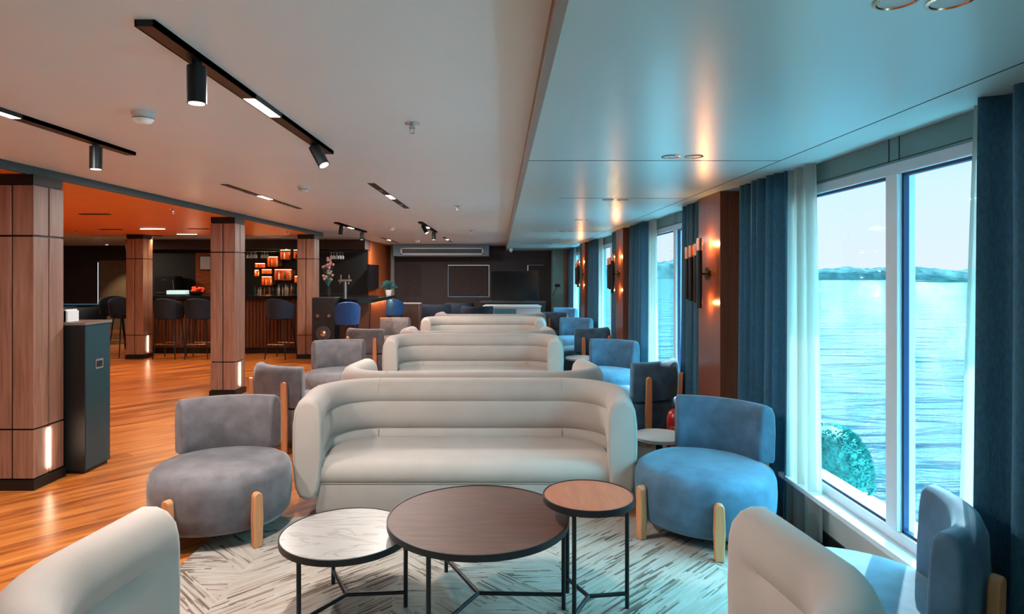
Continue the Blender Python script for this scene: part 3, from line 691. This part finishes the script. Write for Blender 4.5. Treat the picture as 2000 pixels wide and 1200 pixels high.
def sprinkler(x, y, z, lab):
    t = thing('sprinkler', lab, 'sprinkler', (x, y, z), 0, 'ceiling sprinklers')
    MB().lathe([(.04, 0), (.04, -.004), (.02, -.01)], 24).build('rosette', steel, t, smooth=True)
    MB().tube((0, 0, -.008), (0, 0, -.03), .010, 10).tube((.014, 0, -.02), (.008, 0, -.052), .003, 6).tube((-.014, 0, -.02), (-.008, 0, -.052), .003, 6).build('frame', steel, t)
    MB().lathe([(.014, -.052), (.014, -.055)], 14).build('deflector', steel, t)
for x, y, z, l in ((-.47, 3.34, ZC, 'sprinkler on the white ceiling nearest the camera'), (-.505, 7.4, ZC, 'second sprinkler along the white ceiling'), (-.535, 11.6, ZC, 'third sprinkler, far along the white ceiling'),
                   (-3.75, 7.2, ZO, 'sprinkler on the orange wood ceiling near its edge'), (-3.75, 11.1, ZO, 'sprinkler on the orange ceiling near the last column'), (-7.3, 10.8, ZO, 'sprinkler on the orange ceiling at its far left')):
    sprinkler(x, y, z, l)
ords = ['first', 'second', 'third', 'fourth', 'fifth', 'sixth', 'seventh']
for i, y in enumerate((1.52, 3.54, 5.6, 7.7, 9.8, 11.9, 14.0)):
    for j, x in enumerate((.955, 1.085)):
        t = thing('recessed_downlight', '%s downlight of the %s pair from the camera in the glossy lower ceiling' % (('left', 'right')[j], ords[i]), 'downlight', (x, y, ZS), 0, 'recessed downlights in pairs')
        MB().lathe([(.052, 0), (.052, -.003), (.044, -.005), (.042, -.001)], 28).build('ring', brass, t, smooth=True)
        MB().lathe([(.041, -.0005), (.041, -.002)], 28).build('lens', M('dull_lens', (.45, .42, .38), .3), t)
for (px_, py_, w_, lit, lab) in ((185, 418, .36, 0, 'dark slot light nearest the first column on the orange ceiling'), (217, 448, .36, 0, 'dark slot light further back, left of the lit ones'), (298, 446.5, .40, 1, 'lit slot light beside the bar, left one'),
                            (365, 457, .36, 1, 'lit slot light beside the bar, right one'), (300, 460, .34, 0, 'dark slot light just above the left column'), (388, 447, .34, 0, 'dark slot light left of the middle column')):
    d = .74 * F / (VY - py_); x = PX(px_, d)
    t = thing('slot_light', lab, 'ceiling light', (x, d, ZO), 0, 'slot lights in the orange wood ceiling')
    MB().box(-w_ / 2, w_ / 2, -.04, .04, -.008, 0).build('housing', black, t)
    if lit:
        MB().box(-w_ / 2 + .01, w_ / 2 - .01, -.03, .03, -.011, -.008).build('led_bar', led, t)
        lamp('AREA', (0, 0, -.02), 7, (1, .72, .45), w_, t, size_y=.06)
    else:
        MB().box(-w_ / 2 + .02, w_ / 2 - .02, -.015, .015, -.011, -.008).build('reflector', steel, t)
        lamp('SPOT', (0, 0, -.02), 35, (1, .66, .38), .05, t, spot=math.radians(110))
for (x, y) in ((-5.5, 3.4), (-5.5, 6.0), (-6.8, 4.5), (-6.8, 8.6)):
    t = thing('slot_light', 'dark slot light in the wooden ceiling hidden above the first column', 'ceiling light', (x, y, ZO), 0, 'slot lights in the orange wood ceiling')
    MB().box(-.17, .17, -.04, .04, -.008, 0).build('housing', black, t); MB().box(-.15, .15, -.015, .015, -.011, -.008).build('reflector', steel, t)
    lamp('SPOT', (0, 0, -.02), 80, (1, .66, .38), .05, t, spot=math.radians(115))
# ------------------------------------------------------------------ columns
def make_column(lab, z_joint=(.447, 1.88)):
    t = thing('wood_clad_column', lab, 'column', (0, 0, 0), 0, 'square wood clad columns')
    h = .16; MB().box(-h + .012, h - .012, -h + .012, h - .012, 0.0, ZO - .001).build('core', black, t)
    MB().box(-h - .012, h + .012, -h - .012, h + .012, 0, .075).build('plinth', black, t)
    MB().box(-h + .004, h - .004, -h + .004, h - .004, 2.265, ZO - .001).build('cap', black, t)
    zs = [.078, z_joint[0], z_joint[1], 2.262]; g = .007
    for a, b in zip(zs, zs[1:]):
        for sx in (-1, 1):
            for sy in (-1, 1):
                x0, x1 = sorted((sx * g, sx * h)); y0, y1 = sorted((sy * g, sy * h))
                MB().box(x0, x1, y0, y1, a + g, b - g).build('wood_panel', column_wood, t, bevel=.003)
    MB().box(h - .004, h + .002, -.0045, .0045, .12, .43).build('led_strip', M('soft_led', (1, .9, .8), .5, emit=(1, .75, .6), es=.5) if 'soft_led' not in bpy.data.materials else bpy.data.materials['soft_led'], t)
    lamp('AREA', (h + .01, 0, .27), .7, (1, .8, .6), .02, t, size_y=.3, rot=(PI / 2, 0, PI / 2))
    return t
c0 = make_column('wood clad column at the left edge, nearest the camera'); c0.location = (-3.61, 4.81, 0)
dup(c0, loc=(-3.62, 8.36, 0), label='wood clad column in the middle of the bar view, second from the camera')
dup(c0, loc=(-3.66, 11.98, 0), label='wood clad column in front of the bottle shelves, beside the speaker')
dup(c0, loc=(-6.86, 11.96, 0), label='wood clad column at the far left end of the bar counter')
# tall cabinet behind the first column
t = thing('tall_cabinet', 'tall black and teal cabinet standing against the nearest column', 'cabinet', (-3.56, 5.18, 0))
MB().box(-.24, .25, -.16, .16, .03, 1.19).build('body', M('teal_black_laminate', (.004, .045, .06), .35), t, bevel=.006)
MB().box(-.24, .25, -.168, -.16, .03, 1.19).build('front_panel', black, t)
MB().box(-.25, .26, -.175, .17, 1.19, 1.21).build('top', M('taupe_top', (.16, .14, .12), .5), t)
MB().box(-.22, .23, -.15, .15, 0, .03).build('base', black, t)
MB().box(.25, .254, -.04, .06, .82, .90).build('handle_frame', steel, t)
MB().box(.2535, .256, -.025, .045, .835, .885).build('handle_recess', black, t)
t = thing('brochure_stack', 'stack of white brochures on top of the tall black cabinet', 'brochures', (-3.52, 5.14, 1.21))
for k in range(5):
    MB().prism([(-.06 + k * .012, -.05), (-.05 + k * .018, -.05), (-.02 + k * .014, .06), (-.03 + k * .014, .06)], 0, .10 - .012 * abs(k - 3)).build('brochure', paper, t)
# ------------------------------------------------------------------ bar
t = thing('bar_counter', 'dark slatted bar counter behind the columns with a glossy black top', 'bar counter', (0, 0, 0))
front = [(-7.4, 12.6), (-3.9, 12.6), (-3.3, 12.3), (-2.75, 11.2), (-2.45, 10.85)]
inner = [(-2.3, 10.95), (-2.28, 12.5), (-2.9, 12.7), (-3.5, 13.3), (-7.4, 13.3)]
MB().prism(front + inner, .12, 1.10).build('carcass', wood('bar_front_wood', (.06, .02, .008), (.12, .035, .015), .4, (30, 30, .6), 2), t)
MB().prism([(x - .06 * (0), y - .12) for x, y in front] + [(-2.2, 10.8), (-2.18, 12.58), (-2.9, 12.78), (-3.5, 13.4), (-7.4, 13.4)], 1.10, 1.16).build('worktop', M('glossy_black_stone', (.01, .012, .014), .12), t)
MB().prism([(x, y + .05) for x, y in front] + [(-2.36, 11.0), (-2.36, 12.45), (-2.95, 12.65), (-3.5, 13.25), (-7.4, 13.25)], 0, .12).build('plinth', black, t)
sl_ = MB()
for (x0, y0), (x1, y1) in zip(front, front[1:]):
    L_ = math.hypot(x1 - x0, y1 - y0); n = int(L_ / .07)
    for k in range(n):
        u = (k + .5) / n; sl_.box(x0 + (x1 - x0) * u - .015, x0 + (x1 - x0) * u + .015, y0 + (y1 - y0) * u - .025, y0 + (y1 - y0) * u, .13, 1.09)
for k in range(20): sl_.box(-2.285, -2.262, 11.0 + k * .073, 11.03 + k * .073, .13, 1.09)
sl_.build('slats', wood('bar_slat_wood', (.07, .022, .009), (.15, .045, .018), .4, (30, 30, .6), 2), t)
lamp('AREA', (-2.2, 11.9, 1.08), 6, (1, .45, .15), .05, t, rot=(0, math.radians(20), 0), size_y=1.8)
lamp('AREA', (-3.6, 12.1, 1.08), 1, (1, .4, .15), 1.0, t, size_y=.05)
# back bar block
t = thing('back_bar', 'tall black back bar unit with wooden side panel behind the counter', 'back bar', (0, 0, 0))
MB().box(-8.6, -3.2, 15.2, 17.9, 0, 2.395).build('carcass', black, t)
MB().box(-3.2, -3.17, 15.2, 17.9, 0, 2.39).build('side_panel', amber_wood, t)
MB().box(-8.7, -3.15, 14.6, 15.2, 2.17, 2.395).build('canopy', M('dark_brown_canopy', (.05, .03, .025), .4), t)
MB().box(-7.35, -6.75, 15.17, 15.2, 0.9, 2.1).build('wood_panel', amber_wood, t)
MB().box(-8.6, -3.2, 14.7, 15.2, 0, 1.12).build('lower_cabinet', black, t)
lamp('SPOT', (-2.6, 16.2, 2.30), 60, (1, .5, .2), .04, t, rot=(0, math.radians(-35), 0), spot=math.radians(80))
cub = [(497, 513, 519, 524), (521, 500, 544, 522), (546, 487, 569, 508), (572, 487, 600, 506), (496, 526, 507, 541), (510, 525, 532, 536), (510, 539, 532, 558), (535, 525, 571, 548), (574, 538, 600, 553)]
cl_ = ['small lit shelf box at upper left of the bottle wall', 'lit shelf box with two glowing lamps, centre top', 'lit shelf box in the top row next to the last column', 'lit shelf box in the top row, partly behind the last column', 'narrow lit shelf box at the left of the bottle wall',
       'flat lit shelf box above the square one', 'square lit shelf box just above the counter bottles', 'largest lit amber shelf box in the centre right', 'lower lit shelf box partly behind the last column']
DB = 14.95
for (x0, y0, x1, y1), lab in zip(cub, cl_):
    a, b = PX(x0, DB), PX(x1, DB); z1, z0 = PZ(y0, DB), PZ(y1, DB); wd = b - a; ht = z1 - z0
    t = thing('shelf_box', lab, 'shelf', (a, DB, z0), 0, 'lit wooden shelf boxes behind the bar'); q = .02
    MB().box(0, wd, 0, .24, 0, q).box(0, wd, 0, .24, ht - q, ht).box(0, q, 0, .24, 0, ht).box(wd - q, wd, 0, .24, 0, ht).build('box_frame', amber_wood, t)
    MB().box(q, wd - q, .225, .24, q, ht - q).build('back_panel', amber_wood, t)
    MB().box(q, wd - q, .0, .02, ht - q - .012, ht - q).build('led_strip', led_dim, t)
    lamp('POINT', (wd / 2, .06, ht - .06), .6, (1, .55, .25), .02, t)
def make_bottle(i, loc, lab, grp, s_=1):
    t = MB().lathe([(.034 * s_, 0), (.036 * s_, .01), (.036 * s_, .15 * s_), (.03 * s_, .18 * s_), (.013 * s_, .21 * s_), (.012 * s_, .27 * s_), (.015 * s_, .275 * s_), (.012 * s_, .28 * s_)], 12).build('bottle', bottle_mats[i % 5], smooth=True)
    t.location = loc; return tag(t, lab, 'bottle', grp)
random.seed(4)
for k in range(18):
    x = PX(499 + k * 5.8, 14.85); s_ = random.choice((.62, .7, .8, .55))
    make_bottle(k * 2 + k // 5, (x, 14.85 + random.uniform(-.06, .06), 1.12), 'small bottle in the row along the back bar below the lit shelves', 'bottles along the back bar', s_)
for n_, ((x0, y0, x1, y1), lab) in enumerate(zip(cub, cl_)):
    a, b = PX(x0, DB), PX(x1, DB); z0 = PZ(y1, DB) + .02; hgt = (PZ(y0, DB) - z0 - .05)
    m = max(1, int((b - a) / .11))
    for k in range(m):
        make_bottle(k + n_, (a + (b - a) * (k + .5) / m, DB + .12, z0), 'bottle standing inside the ' + lab.replace('lit ', '', 1), 'bottles inside shelf boxes', min(.75, hgt / .3))
def glass_hang(x, y, z, lab):
    o = MB().lathe([(.028, 0), (.028, -.003), (.004, -.01), (.004, -.06), (.03, -.08), (.034, -.12), (.028, -.15)], 14).build('wine_glass', M('hung_glass', (.6, .6, .58), .1, coat=.5) if 'hung_glass' not in bpy.data.materials else bpy.data.materials['hung_glass'], smooth=True)
    o.location = (x, y, z); tag(o, lab, 'glass', 'glasses hanging above the bar')
t = thing('glass_rack', 'black rack above the bar counter with glasses hanging from it', 'glass rack', (PX(515, 14.0), 14.2, 2.1))
MB().box(-.6, 2.3, -.12, .12, .0, .02).build('rail', black_metal, t)
for sx in (-.5, 2.2): MB().tube((sx, 0, .02), (sx, 0, .30), .01, 8).build('rod', black_metal, t)
for k in range(5): glass_hang(PX(484 + k * 4, 14.2), 14.2 + .04 * (k % 2), 2.1, 'clear glass hanging over the bar just right of the middle column')
for k in range(3): glass_hang(PX(512 + k * 5, 14.2), 14.2, 2.1, 'clear glass hanging over the bar above the small shelf box')
for k in range(6): glass_hang(PX(648 + k * 4, 14.2), 14.15 + .05 * (k % 3), 2.08, 'clear glass hanging in the dark right of the last column')
# things on the counter
t = thing('framed_menu', 'white framed menu hanging left of the middle column', 'picture frame', (PX(400, 15.1), 15.12, PZ(528, 15.1)))
MB().box(-.14, .14, 0, .03, 0, .35).build('frame', black, t); MB().box(-.12, .12, -.004, 0, .02, .33).build('sheet', paper, t)
lamp('SPOT', (0, -.4, .65), 14, (1, .8, .6), .03, t, rot=(math.radians(40), 0, 0), spot=1.0)
t = thing('flower_bowl', 'low bowl of red flowers on the bar counter left of the middle column', 'flowers', (PX(384, 12.9), 12.9, 1.16))
MB().lathe([(.08, 0), (.14, .05), (.15, .07)], 20).build('bowl', black, t, smooth=True)
fl = MB(); random.seed(2)
for k in range(22):
    a = random.uniform(0, 6.3); r = random.uniform(0, .12); z = random.uniform(.07, .15); fl.lathe([(.005, z - .03), (.035, z), (.028, z + .025), (.004, z + .035)], 8, r * math.cos(a) * 1.2, r * math.sin(a))
fl.build('petals', red_flower, t, smooth=True)
lamp('POINT', (0, -.1, .4), 2, WARM, .03, t)
t = thing('flower_vase', 'tall vase of pink blossoms on the counter right of the last column', 'flowers', (PX(626, 12.0), 12.55, 1.16))
MB().lathe([(.04, 0), (.05, .08), (.03, .18), (.035, .2)], 16).build('vase', black, t, smooth=True)
fl = MB(); stm = MB()
for k in range(26):
    a = random.uniform(0, 6.3); r = random.uniform(.02, .11); z = random.uniform(.28, .75); p = (r * math.cos(a), r * math.sin(a))
    fl.lathe([(.004, z - .03), (.03, z), (.024, z + .022), (.004, z + .03)], 8, *p); stm.tube((0, 0, .18), (p[0], p[1], z - .02), .003, 5)
fl.build('petals', pink, t, smooth=True); stm.build('stem', leaf_mat, t)
t = thing('beer_tap', 'chrome double beer tap on the right part of the bar', 'beer tap', (PX(672, 12.2), 12.3, 1.16))
MB().tube((0, 0, 0), (0, 0, .30), .03, 16).tube((-.13, 0, .30), (.13, 0, .30), .03, 16).build('pillar', steel, t, smooth=True)
for sx in (-.08, .08): MB().tube((sx, -.02, .29), (sx, -.10, .24), .012, 8).tube((sx, -.02, .31), (sx, -.03, .42), .012, 8).build('spout', steel, t, smooth=True)
t = thing('lit_tray', 'pale blue glowing display tray on the counter left of the middle column', 'display tray', (PX(345, 12.85), 12.9, 1.16))
MB().box(-.2, .2, -.1, .1, 0, .02).build('base', black, t); MB().box(-.19, .19, -.09, .09, .02, .10).build('screen', M('pale_screen', (.4, .6, .65), .3, emit=(.45, .75, .8), es=.35), t, bevel=.01)
t = thing('coffee_machine', 'black coffee machine on the back bar at the left', 'coffee machine', (PX(328, 14.9), 14.9, 1.12))
MB().box(-.24, .24, -.15, .2, 0, .42).build('body', black_metal, t, bevel=.01); MB().box(-.06, .06, -.155, -.15, .33, .345).build('badge', steel, t)
MB().box(-.2, .2, -.2, -.15, .02, .05).build('drip_tray', steel, t); MB().tube((.2, -.16, .32), (.24, -.2, .12), .01, 8).build('steam_wand', steel, t)
t = thing('wall_television', 'black television on the wooden side panel right of the bar', 'television', (-3.1, 15.35, 1.22))
MB().box(-.03, .02, -.6, .55, 0, .60).build('body', black, t); MB().box(.02, .023, -.59, .54, .01, .59).build('screen', screen_mat, t)
t = thing('potted_plant', 'small blue green leafy plant on the right end of the bar', 'plant', (PX(758, 12.7), 12.75, 1.16))
MB().lathe([(.05, 0), (.07, .1), (.07, .11)], 16).build('pot', plastic_white, t, smooth=True)
lf = MB()
for k in range(260):
    a = random.uniform(0, 6.3); el_ = random.uniform(.1, 1.4); r = random.uniform(.06, .17); d = Vector((math.cos(a) * math.cos(el_), math.sin(a) * math.cos(el_), math.sin(el_))); p = Vector((0, 0, .13)) + d * r; q = d.orthogonal().normalized() * .015
    lf.add([p - d * .03, p + q, p + d * .03, p - q], [(0, 1, 2, 3)])
lf.build('leaves', M('blue_green_leaf', (.06, .2, .22), .5), t)
o = curtain('white_curtain', 17.2, 17.7, -3.0, 1.0, ZC - .003, 4, .04, sheer_mat, 'gathered pale curtain hanging right of the bar side panel', 'curtain', None, gather=1, seed=5)
# bar stools
def make_stool(mat, lab, grp):
    t = thing('bar_stool', lab, 'bar stool', (0, 0, 0), 0, grp)
    MB().lathe([(.17, .74), (.20, .75), (.21, .79), (.19, .82), (.05, .83)], 28).build('seat', mat, t, smooth=True)
    path = []
    for k in range(17):
        a = PI / 2 + math.radians(100) * (1 - 2 * k / 16); path.append((.225 * math.cos(a), .225 * math.sin(a), math.cos(a), math.sin(a)))
    mb = MB(); n = len(path); vs = []
    for k, (x, y, nx, ny) in enumerate(path):
        top = .98 + .16 * math.sin(PI * k / (n - 1)) ** .8
        for (nn, z) in ((-.02, .76), (.02, .76), (.045, (top + .76) / 2), (.055, top - .01), (.035, top), (.012, top - .01), (.0, (top + .76) / 2)): vs.append((x + nx * nn, y + ny * nn, z))
    fs = [(j * 7 + i, (j + 1) * 7 + i, (j + 1) * 7 + (i + 1) % 7, j * 7 + (i + 1) % 7) for j in range(n - 1) for i in range(7)] + [tuple(range(7)), tuple((n - 1) * 7 + i for i in range(6, -1, -1))]
    mb.add(vs, fs).build('backrest', mat, t, smooth=True)
    for sx in (-1, 1):
        for sy in (-1, 1): MB().tube((sx * .14, sy * .14, .75), (sx * .21, sy * .21, 0), .014, 8, .010).build('leg', black_metal, t, smooth=True)
    fr = MB(); c = [(-.185, -.185), (.185, -.185), (.185, .185), (-.185, .185)]
    for a, b in zip(c, c[1:] + c[:1]): fr.tube((*a, .28), (*b, .28), .008, 8)
    fr.build('footrest', steel, t)
    return t
st0 = make_stool(navy, 'navy bar stool at the counter, right of the left far column', 'navy bar stools at the counter'); st0.location = (-6.28, 11.95, 0); st0.rotation_euler = (0, 0, PI)
st0['label'] = 'navy bar stool at the counter, just right of the far left column'
dup(st0, loc=(-5.70, 11.95, 0), rz=PI + .1, label='navy bar stool at the counter, just left of the middle column')
dup(st0, loc=(-4.15, 11.9, 0), rz=PI - .2, label='navy bar stool at the counter between the middle and last columns')
dup(st0, loc=(-7.28, 12.2, 0), rz=1.0, label='navy bar stool at the far left, just left of the far left column')
dup(st0, loc=(-7.95, 12.95, 0), rz=.6, label='dark stool behind the leftmost bar stool, beyond the tall cabinet')
st1 = make_stool(royal, 'bright blue bar stool in front of the beer tap, seen from behind', 'bright blue bar stools'); st1.scale = (.78, .78, 1); st1.location = (-2.56, 10.5, 0); st1.rotation_euler = (0, 0, PI + .3)
st2 = dup(st1, loc=(-2.28, 12.98, 0), rz=PI - .5, label='bright blue bar stool at the right side of the bar, wide curved back')
st2.scale = (1.2, 1.2, 1)
# floor speaker
t = thing('floor_speaker', 'black tower loudspeaker with round woofers standing right of the last column', 'loudspeaker', (-3.12, 11.25, 0))
MB().box(-.2, .2, -.18, .2, 0, 1.18).build('body', black, t, bevel=.008)
for z, r in ((.24, .13), (.55, .13)):
    c_ = MB().tube((0, -.18, z), (0, -.19, z), r, 28).build('woofer', M('cone_grey', (.05, .05, .055), .35), t, smooth=True)
    MB().tube((0, -.19, z), (0, -.205, z), r * .4, 20, r * .2).build('dust_cap', steel, c_, smooth=True)
for sx in (-.1, .1): MB().tube((sx, -.18, .86), (sx, -.188, .86), .03, 16).build('tweeter', steel, t, smooth=True)
# far lounge: tub chairs, tables, television
def tub(mat, lab, loc, rz, grp='dark tub chairs at the end wall', s_=1):
    t = thing('tub_chair', lab, 'armchair', loc, rz, grp)
    MB().lathe([(.26 * s_, .30), (.30 * s_, .32), (.30 * s_, .44), (.22 * s_, .47)], 24).build('seat', mat, t, smooth=True)
    path = []
    for k in range(17):
        a = PI / 2 + math.radians(110) * (1 - 2 * k / 16); path.append((.32 * s_ * math.cos(a), .30 * s_ * math.sin(a), math.cos(a), math.sin(a)))
    MB().sweep(path, [(-.03, .28), (.03, .28), (.06, .55), (.06, .80), (.03, .86), (-.01, .84), (-.03, .6)], cap_r=.02).build('backrest', mat, t, smooth=True)
    for sx in (-1, 1):
        for sy in (-1, 1): MB().tube((sx * .18, sy * .18, .32), (sx * .24, sy * .24, 0), .016, 8).build('leg', black_metal, t, smooth=True)
tub(navy, 'dark tub chair at the end wall, left one below the middle blind', (PX(850, 15.3), 15.4, 0), PI)
tub(navy, 'dark tub chair at the end wall, below the wide middle blind', (PX(897, 16.2), 16.2, 0), PI + .2)
tub(navy, 'dark tub chair left of the television stand', (PX(932, 14.5), 14.5, 0), PI - .2)
tub(navy, 'large dark navy tub chair at far left behind the tall cabinet', (PX(160, 14.2), 14.2, 0), PI - .4, 'navy seats at the far left', 1.5)
t = thing('pedestal_cabinet', 'low brown cabinet with pale edge between the bar stool and the dark tub chairs', 'cabinet', (PX(804, 14.6), 14.6, 0))
MB().box(-.2, .2, -.2, .2, 0, .90).build('body', M('brown_laminate', (.10, .06, .045), .5), t); MB().box(-.21, .21, -.21, .21, .90, .92).build('top', M('pale_top', (.3, .27, .24), .4), t); MB().box(.19, .2, -.205, -.2, .1, .9).build('edge_strip', steel, t)
t = thing('television', 'large black television on a stand at the end of the room', 'television', (PX(1005, 16), 16.1, .90))
MB().box(-.61, .61, -.02, .03, .03, .78).build('bezel', black, t, bevel=.004); MB().box(-.595, .595, -.024, -.02, .045, .765).build('screen', screen_mat, t)
MB().box(-.25, .25, -.1, .12, 0, .01).box(-.03, .03, -.0, .03, .01, .05).build('stand', black, t)
MB().box(-.2, .1, -.01, .03, .78, .80).build('camera_bar', black, t)
t = thing('media_sideboard', 'black sideboard carrying the large television', 'sideboard', (PX(1005, 16), 16.15, 0))
MB().box(-.85, .78, -.22, .25, .05, .87).build('body', black, t); MB().box(-.87, .80, -.24, .27, .87, .90).build('top', M('sideboard_top', (.05, .06, .07), .3), t); MB().box(-.8, .7, -.2, .22, 0, .05).build('plinth', black, t)
t = thing('reception_desk', 'pale grey desk in front of the television sideboard', 'desk', (PX(1000, 15.1), 15.3, 0))
MB().prism([(-.68, -.3), (.68, -.3), (.62, .25), (-.62, .25)], .0, .80).build('body', M('pale_grey_laminate', (.45, .48, .52), .4), t, bevel=.006)
MB().prism([(-.70, -.32), (.70, -.32), (.64, .27), (-.64, .27)], .80, .84).build('top', M('desk_top_white', (.6, .62, .65), .35), t)
MB().box(-.42, .10, -.315, -.30, .57, .76).build('inset_panel', M('blue_panel', (.05, .16, .22), .3), t)
t = thing('thermostat_switch', 'black wall switch with a cable on the pale teal panel', 'switch', (PX(1089, 17.5), 17.545, PZ(558, 17.5)))
MB().box(-.07, .07, -.02, 0, -.04, .04).build('plate', black, t); MB().tube((-.03, -.01, -.04), (-.1, -.012, -.2), .006, 6).tube((-.1, -.012, -.2), (-.16, -.01, -.30), .006, 6).build('cable', black, t)
t = thing('security_camera', 'small white dome camera under the lower ceiling at the far end', 'security camera', (PX(998, 16.6), 16.6, ZS))
MB().lathe([(.05, 0), (.05, -.04)], 20).build('base', plastic_white, t, smooth=True); MB().lathe([(.045, -.04), (.04, -.07), (.02, -.09), (.005, -.095)], 20).build('dome', plastic_white, t, smooth=True)
# wall washers at the far left wall
t = thing('ceiling_spotlight', 'small ceiling spot washing the tan wall at the far left', 'spotlight', (PX(213, 17), 16.9, ZC))
MB().lathe([(.05, 0), (.05, -.02)], 20).build('housing', plastic_white, t, smooth=True); MB().lathe([(.035, -.02), (.035, -.023)], 20).build('lens', spot_lens, t)
lamp('SPOT', (0, 0, -.04), 40, (1, .7, .4), .03, t, rot=(math.radians(25), 0, 0), spot=1.1)
t = thing('ceiling_spotlight', 'bright ceiling light on the pale ceiling at the far left', 'spotlight', (-9.6, 13.2, ZC))
MB().box(-.2, .2, -.06, .06, -.03, 0).build('housing', plastic_white, t); MB().box(-.15, .15, -.04, .04, -.033, -.03).build('lens', led, t)
lamp('AREA', (0, 0, -.05), 25, (1, .8, .6), .3, t)
